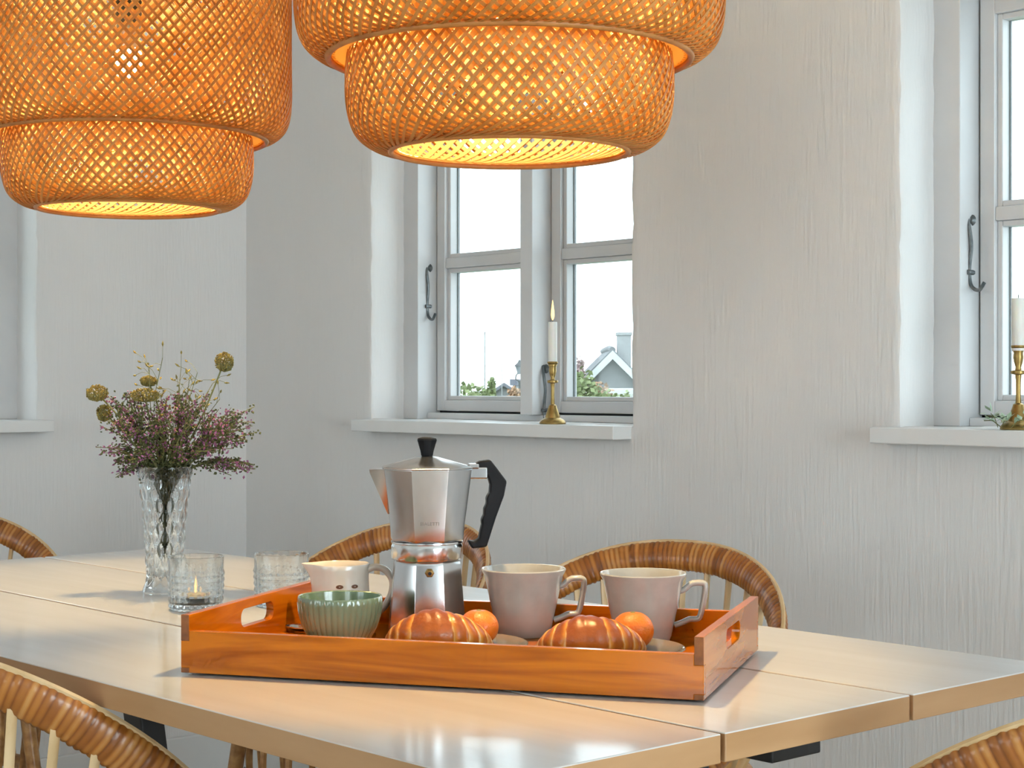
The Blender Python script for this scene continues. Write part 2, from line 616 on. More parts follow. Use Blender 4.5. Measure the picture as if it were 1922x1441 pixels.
# ------------------------------------------------------------------ windows
def stay(parent, x, y, z):
    """wrought casement stay hanging against the jamb: bracket, eye and hooked rod"""
    pts = catmull([(x, y, z), (x - .003, y - .010, z + .006), (x + .004, y - .015, z - .014), (x + .007, y - .013, z - .05),
                   (x + .002, y - .012, z - .092), (x + .006, y - .012, z - .122), (x + .022, y - .012, z - .132), (x + .034, y - .012, z - .118)], 6)
    rod = tube('casement_stay', pts, .0036, M['iron'], parent, 7)
    rod['label'] = 'dark iron casement stay'
    lathe('stay_bracket', [(.0, -.004), (.008, -.003), (.011, .001), (.006, .007), (0, .008)], M['iron'], rod, 12, loc=(x, y - .002, z), rot=(R(90), 0, 0), cb=False)
    tube('stay_bracket', catmull([(x - .020, y - .003, z + .016), (x - .006, y - .010, z + .004), (x - .014, y - .010, z - .014), (x - .020, y - .003, z - .026)], 5), .0038, M['iron'], rod, 6)
    tube('stay_pin', [(x + .004, y - .002, z - .098), (x + .004, y - .020, z - .098)], .0048, M['iron'], rod, 6)


def window(name, wall_loc, rz, op, sill_ext=(0., 0.)):
    a, b, z0, z1 = op
    W, H = b - a, z1 - z0
    root = bpy.data.objects.new(name, None)
    col.objects.link(root)
    c, s = math.cos(rz), math.sin(rz)
    root.location = (wall_loc[0] + c * a, wall_loc[1] + s * a, z0)
    root.rotation_euler = (0, 0, rz)
    structure(root)
    fb, lip, d0, d1 = .016, .057, .105, .164
    # frame members: left, right, top, bottom, mullion
    boxes = [(-.02, lip, d0, .235, 0, H), (W - lip, W + .02, d0, .235, 0, H), (lip, W - lip, d0, .235, H - lip, H + .02),
             (lip, W - lip, d0 + .03, .235, 0, fb), (.443, .485, d0, .235, fb, H - lip)]
    link('frame', boxes_mesh('frame', boxes, .002), M['frame'], root)
    sashes = []
    for (x0, x1) in ((lip + .0045, .443 - .0035), (.485 + .0035, W - lip - .0045)):
        s0, s1 = fb + .005, H - lip - .004
        st = .031
        bd = .011
        br = .027
        zm = s0 + (s1 - s0) * .482
        y0, y1 = d1, d1 + .05
        bx = [(x0, x0 + st, y0, y1, s0, s1), (x1 - st, x1, y0, y1, s0, s1), (x0 + st, x1 - st, y0, y1, s0, s0 + br), (x0 + st, x1 - st, y0, y1, s1 - st, s1),
              (x0 + st, x1 - st, y0 + .003, y1, zm - .013, zm + .013)]
        for (g0, g1) in ((s0 + br, zm - .013), (zm + .013, s1 - st)):
            xa, xb = x0 + st, x1 - st
            bx += [(xa, xa + bd, y0 + .010, y1 - .006, g0, g1), (xb - bd, xb, y0 + .010, y1 - .006, g0, g1),
                   (xa + bd, xb - bd, y0 + .010, y1 - .006, g0, g0 + bd), (xa + bd, xb - bd, y0 + .010, y1 - .006, g1 - bd, g1)]
        so = link('sash', boxes_mesh('sash', bx, .0018), M['frame'], root)
        sashes.append(so)
        for (g0, g1) in ((s0 + br, zm - .013), (zm + .013, s1 - st)):
            xa, xb = x0 + st + bd, x1 - st - bd
            sp = .0028
            link('spacer', boxes_mesh('spacer', [(xa, xa + sp, y0 + .033, y0 + .038, g0 + bd, g1 - bd), (xb - sp, xb, y0 + .033, y0 + .038, g0 + bd, g1 - bd)]), M['spacer'], so)
            box('pane', xa + .0002, xb - .0002, y0 + .029, y0 + .033, g0 + bd, g1 - bd, M['glass_pane'], so)
    return root, sashes


def window_full(name, wall_loc, rz, op, ext):
    root, sashes = window(name, wall_loc, rz, op)
    W = op[1] - op[0]
    box('window_sill', ext[0], W + ext[1], -.055, .14, -.029, 0, M['sill'], root, .002)
    stay(root, .057 - .002, .148, .385)
    stay(root, .485 + .004, .150, .125)
    return root


for nm, loc, rz, op, ext in (('window_1', (LEFT_X, BACK_Y, 0), 0, OPEN_A, (-.012, 0.)), ('window_2', (LEFT_X, BACK_Y, 0), 0, OPEN_B, (-.03, .02)),
                             ('window_3', (LEFT_X, REAR_Y, 0), R(90), OPEN_C, (-.03, .022))):
    w_ = window_full(nm, loc, rz, op, ext)
    W = op[1] - op[0]
    H = op[3] - op[2]
    t = .004
    strips = []
    for (x0, x1) in ((.057, .443), (.485, W - .057)):
        strips += [(x0, x0 + t, .178, .2, .016, H - .057), (x1 - t, x1, .178, .2, .016, H - .057), (x0, x1, .178, .2, .016, .016 + t), (x0, x1, .178, .2, H - .057 - t, H - .057)]
    link('gap_shade', boxes_mesh('gap_shade', strips), M['gap'], w_)  # dark strips standing for the shade in the gap round each sash


def plain_window(name, wall_loc, rz, op, cols):
    a, b, z0, z1 = op
    root = bpy.data.objects.new(name, None)
    col.objects.link(root)
    c, s = math.cos(rz), math.sin(rz)
    root.location = (wall_loc[0] + c * a, wall_loc[1] + s * a, z0)
    root.rotation_euler = (0, 0, rz)
    structure(root)
    W, H = b - a, z1 - z0
    bx = [(-.02, .05, .04, .1, 0, H), (W - .05, W + .02, .04, .1, 0, H), (.05, W - .05, .04, .1, 0, .06), (.05, W - .05, .04, .1, H - .06, H + .02)]
    for i in range(1, cols):
        bx.append((W * i / cols - .02, W * i / cols + .02, .04, .1, .06, H - .06))
    link('frame', boxes_mesh('frame', bx, .002), M['frame'], root)
    for i in range(cols):
        box('pane', W * i / cols + (.05 if i == 0 else .02), W * (i + 1) / cols - (.05 if i == cols - 1 else .02), .06, .064, .06, H - .06, M['glass_pane'], root)


plain_window('window_4', (RIGHT_X, REAR_Y, 0), R(180), (1.05, 2.55, .7, 2.2), 2)
plain_window('window_5', (RIGHT_X, REAR_Y, 0), R(180), (4.25, 5.75, .7, 2.2), 2)
plain_window('door_1', (RIGHT_X, BACK_Y, 0), R(-90), (.750, 2.550, .06, 2.1), 2)

# ------------------------------------------------------------------ dining table
TX0, TX1 = -2.925, -1.036
TZ = .74
table = thing('dining_table', 'long pale birch dining table of three planks holding the wooden tray', 'table', ((TX0 + TX1) / 2, 1.33, 0))
tc = table.location


def plank(y0, y1):
    L = TX1 - TX0
    me = boxes_mesh('tabletop_plank', [(-L / 2, L / 2, y0 - tc[1], y1 - tc[1], TZ - .027, TZ)], .0012)
    me.materials.append(M['birch'])
    me.materials.append(M['birch_edge'])
    for p in me.polygons:
        p.material_index = 0 if p.normal.z > .3 else 1
    return link('tabletop_plank', me, None, table)


plank(.905, 1.187)
plank(1.193, 1.477)
plank(1.483, 1.758)
for yy in (1.42,):
    box('underframe_rail', -.82, .845, yy - tc[1] - .04, yy - tc[1] + .04, TZ - .072, TZ - .027, M['black'], table, .002)
for sx in (-.62, .62):
    box('trestle_beam', sx - .03, sx + .03, -.36, .36, TZ - .112, TZ - .072, M['black'], table, .002)
    for sy in (-1, 1):
        o = box('leg', -.03, .03, -.022, .022, -.645, 0, M['black'], table, .003)
        o.location = (sx, sy * .15, TZ - .105)
        o.rotation_euler = (R(-8 * sy) * -1, 0, 0)


# ------------------------------------------------------------------ rattan tub chairs
ZT, KD, QD, RX, RY = 1.056 - .266 - .020, .164, 1.118, .27 - .012, .23 - .012


def rim_pt(ph):
    return Vector((RX * math.sin(ph), -RY * math.cos(ph), ZT - KD * (1 - math.cos(ph)) ** QD))


def make_chair(label):
    root = thing('rattan_chair', label, 'chair', group='rattan chairs around the table')
    PHM = 2.12
    # wrapped rim: oval bundle with the turns of the winding as real ridges
    turns = 128
    sub = 4
    n = turns * sub
    v, f, tone = [], [], []
    m = 12
    rnd = random.Random(3)
    tw = [rnd.uniform(.97, 1.03) for _ in range(turns + 1)]
    tt = [rnd.uniform(0, 1) for _ in range(turns + 1)]
    for i in range(n + 1):
        ph = -PHM + 2 * PHM * i / n
        p = rim_pt(ph)
        t = (rim_pt(ph + .01) - rim_pt(ph - .01)).normalized()
        outw = Vector((math.sin(ph), -math.cos(ph), 0))
        outw = (outw - t * outw.dot(t)).normalized()
        upw = t.cross(outw)
        if upw.z < 0:
            upw = -upw
        k = (i % sub) / sub
        g = (1 + .055 * math.sin(PI * k) - .028) * (1 + (tw[i // sub] - 1) * math.sin(PI * k))
        for j in range(m):
            a = 2 * PI * j / m
            v.append(p + outw * (.0125 * g * math.cos(a)) + upw * (.0235 * g * math.sin(a)) + outw * (.006 * math.sin(a)))
            tone.append(.12 + .62 * tt[i // sub] * (.4 + .6 * math.sin(PI * k)) - (.12 if k == 0 else 0))  # random tone per turn, with groove shade put into the colour
    for i in range(n):
        for j in range(m):
            j2 = (j + 1) % m
            f.append((i * m + j, i * m + j2, (i + 1) * m + j2, (i + 1) * m + j))
    f.append(tuple(range(m)))
    f.append(tuple(n * m + j for j in range(m)))
    me = pyd('backrest_rim', v, f)
    me.attributes.new('turn', 'FLOAT', 'POINT').data.foreach_set('value', tone)
    smooth_by_angle(me, 60)
    rim = link('backrest_rim', me, M['cane_wrap'], root)
    rim['label'] = 'brown cane-wrapped rim'
    # pale cane laid along the top of the rim
    pts = []
    for i in range(61):
        ph = -PHM * .98 + 2 * PHM * .98 * i / 60
        p = rim_pt(ph)
        t = (rim_pt(ph + .01) - rim_pt(ph - .01)).normalized()
        outw = Vector((math.sin(ph), -math.cos(ph), 0))
        outw = (outw - t * outw.dot(t)).normalized()
        upw = t.cross(outw)
        if upw.z < 0:
            upw = -upw
        pts.append(p + outw * .0075 + upw * .0232)
    tube('top_cane', pts, .0036, M['cane_light'], rim, 6)
    ns = 23
    SZ = .455
    for i in range(ns):
        ph = -PHM * .965 + 2 * PHM * .965 * i / (ns - 1)
        top = rim_pt(ph) + Vector((0, 0, -.012))
        bot = Vector((.19 * math.sin(ph * .94), -.17 * math.cos(ph * .94), SZ))
        mid = (top + bot) / 2 + Vector((math.sin(ph), -math.cos(ph), 0)) * .010
        pts = catmull([bot, mid, top], 4)
        tube('spindle', pts, .0075, M['cane_light'], root, 6, flat=.62)
    ring = [(.205 * math.sin(2 * PI * i / 48), -.185 * math.cos(2 * PI * i / 48), SZ - .005) for i in range(49)]
    tube('seat_ring', ring, .018, M['cane'], root, 10)
    v, f = lathe_data([(.001, .012), (.06, .013), (.12, .015), (.17, .018), (.196, .012), (.196, -.012), (.001, -.014)], 40)
    v = [(x, y * .9, z + SZ) for x, y, z in v]
    me = pyd('seat', v, f)
    smooth_by_angle(me)
    link('seat', me, M['weave'], root)
    for sx in (-1, 1):
        for sy in (-1, 1):
            tube('leg', catmull([(sx * .15, sy * .135, SZ - .02), (sx * .17, sy * .155, .25), (sx * .20, sy * .185, .0)], 5), .014, M['cane'], root, 10)
    # apron below the seat: short canes down to a wrapped lower ring
    for i in range(18):
        a = 2 * PI * (i + .5) / 18
        tube('apron_cane', catmull([(.198 * math.sin(a), -.178 * math.cos(a), SZ - .012), (.200 * math.sin(a), -.182 * math.cos(a), .37), (.190 * math.sin(a), -.172 * math.cos(a), .285)], 3), .0065, M['cane'], root, 6)
    st = [(.190 * math.sin(2 * PI * i / 40), -.172 * math.cos(2 * PI * i / 40), .275) for i in range(41)]
    tube('lower_ring', st, .015, M['cane'], root, 8)
    return root


# back direction psi is measured in the camera frame, chair local back = -y
def chair_rz(psi):
    # camera-frame direction (sin psi, cos psi) -> room direction
    d = (math.sin(R(psi)) * math.cos(R(48)) - math.cos(R(psi)) * math.sin(R(48)), math.sin(R(psi)) * math.sin(R(48)) + math.cos(R(psi)) * math.cos(R(48)))
    return math.atan2(d[1], d[0]) + PI / 2


ch0 = make_chair('rattan chair behind the tray, right of the coffee pot, against the wall')
ch0.location = (-1.897, 1.926, 0)
ch0.rotation_euler = (0, 0, chair_rz(34.4))
copy_thing(ch0, (-2.537, 1.893, 0), chair_rz(42.9), 'rattan chair half hidden behind the coffee pot and milk jug')
copy_thing(ch0, (-3.327, 1.453, 0), chair_rz(-25.6), 'rattan chair at the far left end of the table')
copy_thing(ch0, (-1.908, .926, 0), chair_rz(-148.8), 'rattan chair in the left foreground on the near side of the table')
copy_thing(ch0, (-.904, 1.582, 0), chair_rz(163.0), 'rattan chair in the lower right corner at the near end of the table')


# ------------------------------------------------------------------ woven pendant lamps
def weave_tier(name, prof, nstrip, c, width, parent, m='bamboo', phase=0., seed=11):
    """prof: (r, z) polyline bottom to top; strips follow geodesic-like helices both ways"""
    P = catmull([(r, 0, z) for r, z in prof], 8)
    rs = [(p.x, p.z) for p in P]
    L = [0.]
    for i in range(1, len(rs)):
        L.append(L[-1] + math.hypot(rs[i][0] - rs[i - 1][0], rs[i][1] - rs[i - 1][1]))
    psi = [0.]
    sl = []
    for i in range(len(rs)):
        sa = min(.955, c / max(rs[i][0], .02))
        sl.append((sa, math.sqrt(1 - sa * sa)))
    for i in range(1, len(rs)):
        sa, ca = sl[i]
        psi.append(psi[-1] + (L[i] - L[i - 1]) * (sa / ca) / max(.02, rs[i][0]))
    v, f = [], []
    th = .0005
    rnd = random.Random(seed)
    for sgn in (1, -1):
        for kk in range(nstrip):
            a0 = 2 * PI * (kk + phase + rnd.uniform(-.10, .10)) / nstrip
            b0 = len(v)
            w = width * rnd.uniform(.85, 1.12)
            for i, (r, z) in enumerate(rs):
                th0 = a0 + sgn * psi[i]
                i0, i1 = max(0, i - 1), min(len(rs) - 1, i + 1)
                dr, dz = rs[i1][0] - rs[i0][0], rs[i1][1] - rs[i0][1]
                ll = math.hypot(dr, dz)
                dr, dz = dr / ll, dz / ll
                er = Vector((math.cos(th0), math.sin(th0), 0))
                et = Vector((-math.sin(th0), math.cos(th0), 0))
                mer = er * dr + Vector((0, 0, dz))
                nor = er * dz - Vector((0, 0, dr))
                sa, ca = sl[i]
                tan = mer * ca + et * (sa * sgn)
                side = tan.cross(nor).normalized()
                p = er * r + Vector((0, 0, z)) + nor * (.0008 * sgn)
                v += [p - side * (w / 2) - nor * th, p + side * (w / 2) - nor * th, p + side * (w / 2) + nor * th, p - side * (w / 2) + nor * th]
            for i in range(len(rs) - 1):
                for q in range(4):
                    q2 = (q + 1) % 4
                    f.append((b0 + i * 4 + q, b0 + i * 4 + q2, b0 + (i + 1) * 4 + q2, b0 + (i + 1) * 4 + q))
    me = pyd(name, v, f, fix=False)
    return stuff(link(name, me, M[m], parent))


def ring(name, r, z, minor, m, parent, flat=1.):
    pts = [(r * math.cos(2 * PI * i / 96), r * math.sin(2 * PI * i / 96), z) for i in range(97)]
    return tube(name, pts, minor, m, parent, 8, flat=flat)


LAMP_Z = CAM_Z + .2715


def make_lamp(label):
    root = thing('pendant_lamp', label, 'lamp', (0, 0, LAMP_Z), group='woven bamboo pendant lamps over the table')
    lo_p = [(.139, 0), (.160, .004), (.180, .020), (.1895, .050), (.191, .085), (.1895, .105), (.188, .116)]
    up_p = [(.2115, .108), (.228, .113), (.2435, .130), (.250, .165), (.250, .24), (.250, .33), (.249, .42), (.240, .470), (.205, .505), (.150, .515)]
    inn = lambda P, d: [(r - d, z + (.003 if i < 3 else 0)) for i, (r, z) in enumerate(P)]
    weave_tier('lower_shade', lo_p, 74, .128, .0036, root)
    weave_tier('upper_shade', up_p, 98, .166, .0037, root)
    # second, closer woven layer on the inside
    weave_tier('lower_lining', inn(lo_p, .006), 74, .126, .0058, root, 'bamboo_inner', .5, 12)
    weave_tier('upper_lining', inn(up_p, .006), 98, .164, .0062, root, 'bamboo_inner', .5, 13)
    lathe('shade_collar', [(.184, .114), (.2095, .110), (.2095, .1115), (.184, .1155)], M['bamboo_inner'], root, 64, cb=False)
    ring('lower_rim', .139, .000, .0036, M['bamboo_rim'], root)
    ring('upper_rim', .2115, .108, .0042, M['bamboo_rim'], root)
    ring('top_hoop', .150, .515, .0040, M['bamboo_rim'], root)
    for a in range(4):
        an = a * PI / 2 + .4
        tube('spider_wire', [(.0, .0, .46), (.150 * math.cos(an), .150 * math.sin(an), .515)], .0016, M['iron'], root, 6)
    lathe('socket', [(.016, .275), (.020, .285), (.021, .36), (.019, .40), (.030, .405), (.030, .41), (.012, .44), (.006, .47)], M['bakelite'], root, 20, ct=True)
    lathe('bulb', [(.001, .2005), (.010, .2020), (.018, .2070), (.0235, .2150), (.025, .2255), (.0235, .2360), (.018, .2440), (.0135, .2480)], M['bulb'], root, 24, ct=True)
    lathe('bulb_base', [(.0130, .2475), (.0140, .2500), (.0140, .276), (.016, .277)], M['steel'], root, 20, ct=True)
    lathe('cord', [(.0032, .46), (.0032, CEIL_Z - LAMP_Z)], M['cord'], root, 8, ct=True)
    lathe('ceiling_rose', [(.05, CEIL_Z - LAMP_Z), (.05, CEIL_Z - LAMP_Z - .012), (.03, CEIL_Z - LAMP_Z - .03), (.004, CEIL_Z - LAMP_Z - .034)], M['cord'], root, 24)
    return root


l0 = make_lamp('woven bamboo pendant lamp hanging above the tray, in front of the window')
l0.location = (-1.507, 1.353, LAMP_Z)
l1 = copy_thing(l0, (-2.391, 1.353, LAMP_Z), .9, 'woven bamboo pendant lamp at the left, above the vase of heather')

# ------------------------------------------------------------------ serving tray
TRX, TRY = -1.639, .9914
TRA = R(31)
TL, TD = .575, .345
tray = thing('serving_tray', 'orange-brown wooden serving tray with slotted handles on the table', 'tray', (TRX, TRY, TZ), TRA)
FL = .0150   # top of the tray floor above the table


def tray_world(ex, ey, z=0.):
    c, s = math.cos(TRA), math.sin(TRA)
    return (TRX + c * ex - s * ey, TRY + s * ex + c * ey, TZ + z)


HF, HS = .048, .0655
n0, n1 = .008, .037
outline = [(0, n0), (.0098, n0), (.0098, .0025), (TL - .0098, .0025), (TL - .0098, n0), (TL, n0), (TL, n1), (TL - .0098, n1), (TL - .0098, HF), (.0098, HF), (.0098, n1), (0, n1)]
me = poly_extrude('front_board', outline, [], .010, .0007)
link('front_board', me, M['tray'], tray)
link('back_board', me, M['tray'], tray, (0, TD - .010, 0))


def rrect(cx, cz, w, h, r, n=6):
    pts = []
    for qx, qz, a0 in ((1, 1, 0), (-1, 1, 90), (-1, -1, 180), (1, -1, 270)):
        for i in range(n + 1):
            a = R(a0 + 90 * i / n)
            pts.append((cx + qx * (w / 2 - r) + r * math.cos(a), cz + qz * (h / 2 - r) + r * math.sin(a)))
    return pts


side_out = [(0, .0025), (TD, .0025), (TD, n0), (TD - .0101, n0), (TD - .0101, n1), (TD, n1), (TD, HS), (0, HS), (0, n1), (.0101, n1), (.0101, n0), (0, n0)]
me = poly_extrude('side_board', side_out, [rrect(TD / 2, .0445, .088, .021, .0095)], .0098, .0006)
me.materials.append(M['tray'])
me.materials.append(M['tray_end'])
for p in me.polygons:
    p.material_index = 1 if abs(p.normal.x) > .8 and (p.center.x < .002 or p.center.x > TD - .002) else 0
# local outline x runs along tray depth: rotate 90 degrees; thickness then runs to -x
link('side_board', me, None, tray, (.0098, 0, 0), (0, 0, R(90)))
link('side_board', me, None, tray, (TL, 0, 0), (0, 0, R(90)))
box('tray_floor', .0102, TL - .0102, .0102, TD - .0102, .006, FL, M['tray'], tray)
for (fx, fy) in ((.03, .03), (TL - .03, .03), (.03, TD - .03), (TL - .03, TD - .03)):
    lathe('foot', [(.010, 0), (.010, .0061)], M['black'], tray, 12, loc=(fx, fy, 0), ct=True)


# ------------------------------------------------------------------ moka pot
CAMR = R(48)
px_, py_, pz_ = tray_world(.186, .272, FL)
moka = thing('moka_pot', 'octagonal aluminium stovetop coffee pot with black handle on the tray', 'coffee pot', (px_, py_, pz_ + .0003), R(55))


def octa(prof, top=True, bottom=True, rot=22.5):
    v, f = [], []
    for r, z in prof:
        for k in range(8):
            a = R(rot + 45 * k)
            v.append((r * math.cos(a), r * math.sin(a), z))
    for i in range(len(prof) - 1):
        for k in range(8):
            k2 = (k + 1) % 8
            f.append((i * 8 + k, i * 8 + k2, (i + 1) * 8 + k2, (i + 1) * 8 + k))
    if bottom:
        f.append(tuple(range(8))[::-1])
    if top:
        f.append(tuple((len(prof) - 1) * 8 + k for k in range(8)))
    return v, f


def bev(me, w, seg=2):
    bm = bmesh.new()
    bm.from_mesh(me)
    es = [e for e in bm.edges if len(e.link_faces) == 2 and e.calc_face_angle(0) > R(20)]
    bmesh.ops.bevel(bm, geom=es, offset=w, segments=seg, affect='EDGES', profile=.5)
    bm.to_mesh(me)
    bm.free()
    smooth_by_angle(me, 15)
    return me


v, f = octa([(.0465, 0), (.0497, .004), (.0425, .086), (.0405, .090)])
boiler = link('boiler', bev(pyd('boiler', v, f), .0012), M['alu'], moka)
lathe('collar', [(.039, .0895), (.0425, .0905), (.0432, .093), (.0432, .106), (.0420, .109), (.0432, .110), (.0432, .112), (.038, .1125)], M['alu_ring'], moka, 64, ct=True, sm=20)
v, f = octa([(.0440, .1122), (.0462, .1145), (.0472, .1300), (.0565, .1965), (.0570, .1990), (.0550, .1990)])
upper_ = link('upper_chamber', bev(pyd('upper_chamber', v, f), .0009), M['alu'], moka)
v, f = octa([(.0575, .1990), (.0578, .2005), (.0540, .2020), (.0150, .2125), (.010, .2135)])
lid = link('lid', bev(pyd('lid', v, f), .0006), M['alu'], moka)
v, f = octa([(.0060, .2130), (.0075, .2145), (.0085, .2200), (.0125, .2330), (.0118, .2352), (.006, .2368)])
kn = link('lid_knob', bev(pyd('lid_knob', v, f), .0006), M['bakelite'], lid)
kn['label'] = 'black knob on the lid'
# spout on the left facet
sp = [(-.0700, 0, .1985), (-.0505, -.0175, .1990), (-.0505, .0175, .1990), (-.0475, 0, .1440), (-.040, -.014, .199), (-.040, .014, .199), (-.040, 0, .144), (-.0690, 0, .1935)]
fs = [(0, 1, 7), (0, 7, 2), (1, 3, 7), (7, 3, 2), (0, 2, 5, 4, 1), (1, 4, 6, 3), (2, 3, 6, 5), (4, 5, 6)]
link('spout', bev(pyd('spout', sp, fs), .0006), M['alu'], moka)
# handle outline from the side (x right, z up)
hz = [(1195, 215), (1222, 200), (1285, 192), (1330, 250), (1390, 330), (1372, 420), (1320, 560), (1262, 742), (1170, 752), (1146, 712), (1150, 700), (1185, 705), (1212, 690),
      (1222, 640), (1232, 600), (1228, 570), (1244, 540), (1246, 500), (1262, 470), (1260, 430), (1280, 400), (1284, 350), (1268, 296), (1240, 298), (1200, 310)]
hl = [(((x / 3.352 + 540) - 805) * .000643, (1193 - (y / 3.352 + 810)) * .000643) for x, y in hz]
me = poly_extrude('handle', hl, [], .017, .0022)
for vv in me.vertices:
    vv.co.y -= .0085
hd = link('handle', me, M['bakelite'], moka)
hd['label'] = 'black angular handle'
link('handle_lug', boxes_mesh('handle_lug', [(.049, .0725, -.010, .010, .186, .2005)], .002), M['alu'], moka)
box('lid_hinge', .050, .062, -.012, .012, .1992, .2045, M['alu'], moka, .001)
# safety valve, on the front facet (local -y)
ap0 = .0425 * math.cos(R(22.5))
vl = lathe('safety_valve', [(.0055, 0), (.0055, .003), (.0045, .0035), (.0042, .0055), (.0012, .0058)], M['brass'], moka, 6, ct=True, loc=(.000, -(ap0 + .0008), .0775), rot=(R(95), 0, 0), sm=0)
vl['label'] = 'brass valve'
lathe('valve_hole', [(.0022, 0), (.0022, .0004)], M['black'], vl, 10, ct=True, loc=(0, 0, .0057))


def text_mesh(body, size, depth):
    cu = bpy.data.curves.new('txt', 'FONT')
    cu.body = body
    cu.size = size
    cu.align_x = 'CENTER'
    cu.extrude = depth
    o = bpy.data.objects.new('txt', cu)
    col.objects.link(o)
    bpy.context.view_layer.update()
    dg = bpy.context.evaluated_depsgraph_get()
    me = bpy.data.meshes.new_from_object(o.evaluated_get(dg))
    bpy.data.objects.remove(o)
    return me


# the etched name low on the front facet of the upper chamber
ap1 = lambda z: (.0472 + (.0565 - .0472) * (z - .13) / .0665) * math.cos(R(22.5))
zt = .1335
tilt = math.atan2((.0565 - .0472) * math.cos(R(22.5)), .0665)
tm = text_mesh('BIALETTI', .0058, .0001)
tm.materials.clear()
mk = link('etched_name', tm, M['engrave'], moka, (.0, -(ap1(zt) + .0001), zt), (R(90) + tilt, 0, 0))
mk['label'] = 'etched maker name'


# ------------------------------------------------------------------ crockery
def make_cup(label, loc, rz):
    root = thing('coffee_cup', label, 'cup', loc, rz, 'grey coffee cups on the tray')
    prof = [(.026, .0), (.0305, .0), (.0315, .002), (.0335, .008), (.0372, .025), (.0425, .050), (.0470, .071), (.0500, .0765), (.0508, .0790), (.0500, .0803), (.0480, .0800),
            (.0455, .0740), (.0410, .050), (.0355, .025), (.0310, .009), (.020, .006), (.001, .0055)]
    lathe('body', prof, M['stoneware'], root, 56, sm=35)
    hp = catmull([(.0425, 0, .0585), (.048, 0, .0605), (.0560, 0, .0672), (.0660, 0, .0685), (.0715, 0, .0668), (.0722, 0, .0600), (.0700, 0, .045), (.0665, 0, .0300), (.0630, 0, .0262), (.0540, 0, .0255), (.0450, 0, .0215), (.0365, 0, .0185)], 5)
    tube('handle', hp, .0036, M['stoneware'], root, 10, flat=1.6)
    return root


x, y, z = tray_world(.301, .2945, FL)
cup1 = make_cup('grey stoneware coffee cup next to the coffee pot', (x, y, z + .0003), R(44))
x, y, z = tray_world(.4485, .290, FL)
copy_thing(cup1, (x, y, z + .0003), R(44), 'grey stoneware coffee cup at the right end of the tray')

# green ribbed bowl
x, y, z = tray_world(.1238, .150, FL)
NR = 40
prof = [(.024, 0), (.028, .0), (.030, .002), (.036, .010), (.0425, .022), (.0468, .036), (.0484, .050), (.0486, .0560), (.0478, .0580), (.0462, .0570), (.0455, .050), (.0435, .036), (.038, .020), (.028, .008), (.001, .005)]


def ribs(r, z, a, i):
    if 2 <= i <= 6:
        return r + .0007 * (abs(math.cos(NR / 2 * a)) * 2 - 1)
    return r


bowl = lathe('ribbed_bowl', prof, M['green_glaze'], None, 240, ribs, loc=(x, y, z + .0003), sm=40)
tag(bowl, 'small green ribbed bowl standing in front of the milk jug', 'bowl')

# cream milk jug with spout
x, y, z = tray_world(.0735, .272, FL)
jug = thing('milk_jug', 'small cream porcelain milk jug behind the green bowl', 'jug', (x, y, z + .0003), R(48))


def jugr(r, z, a, i):
    d = math.atan2(math.sin(a - PI), math.cos(a - PI))
    k = max(0., (z - .050) / .031)
    if i <= 14:
        return r + .0125 * k * k * math.exp(-(d / .30) ** 2)
    return r


prof = [(.026, 0), (.030, 0), (.0330, .003), (.0352, .012), (.0360, .030), (.0352, .050), (.0346, .064), (.0350, .074), (.0358, .0800), (.0352, .0812), (.0340, .080), (.0330, .070), (.0335, .050), (.0340, .030), (.033, .010), (.020, .005), (.001, .0045)]
lathe('body', prof, M['cream'], jug, 72, jugr, sm=40)
hp = catmull([(.0330, 0, .0735), (.042, 0, .0765), (.054, 0, .0735), (.0630, 0, .0620), (.0635, 0, .0480), (.057, 0, .033), (.047, 0, .022), (.0345, 0, .016)], 5)
tube('handle', hp, .0044, M['cream'], jug, 10, flat=1.5)
for a in (R(-86), R(-55)):
    rr = .0352
    o = lathe('printed_dot', [(.0045, 0), (.0042, .0004), (.001, .0006)], M['brown_print'], jug, 14, loc=(rr * math.cos(a), rr * math.sin(a), .0560), rot=(R(90), 0, a + PI / 2), cb=False)
    o.scale = (1, .55, 1)

# teaspoon lying behind the bowl
x, y, z = tray_world(.035, .240, FL)
x2, y2, z2 = tray_world(.135, .222, FL)
spoon = thing('teaspoon', 'steel teaspoon lying on the tray beside the green bowl', 'spoon', (x, y, z), math.atan2(y2 - y, x2 - x))
v, f = [], []
nu, nv = 14, 9
for i in range(nu):
    u = i / (nu - 1)
    xx = -.020 + .044 * u
    hw = .0145 * math.sqrt(max(0.0, 1 - (2 * u - 1) ** 2)) + .0006
    for j in range(nv):
        w = -1 + 2 * j / (nv - 1)
        v.append((xx, hw * w, .0078 - .0060 * (1 - w * w) * math.sin(PI * min(1, max(0, u))) ** .8))
for i in range(nu - 1):
    for j in range(nv - 1):
        a = i * nv + j
        f.append((a, a + 1, a + nv + 1, a + nv))
me = pyd('spoon_bowl', v, f)
smooth_by_angle(me, 60)
o = link('spoon_bowl', me, M['steel'], spoon)
md = o.modifiers.new('thickness', 'SOLIDIFY')
md.thickness = .001
tube('spoon_handle', catmull([(.022, 0, .0075), (.035, 0, .0095), (.07, 0, .0060), (.105, 0, .0035)], 5), [.0022] * 6 + [.0024] * 5 + [.003, .0035, .0038, .0036, .003], M['steel'], spoon, 8, flat=1.0)


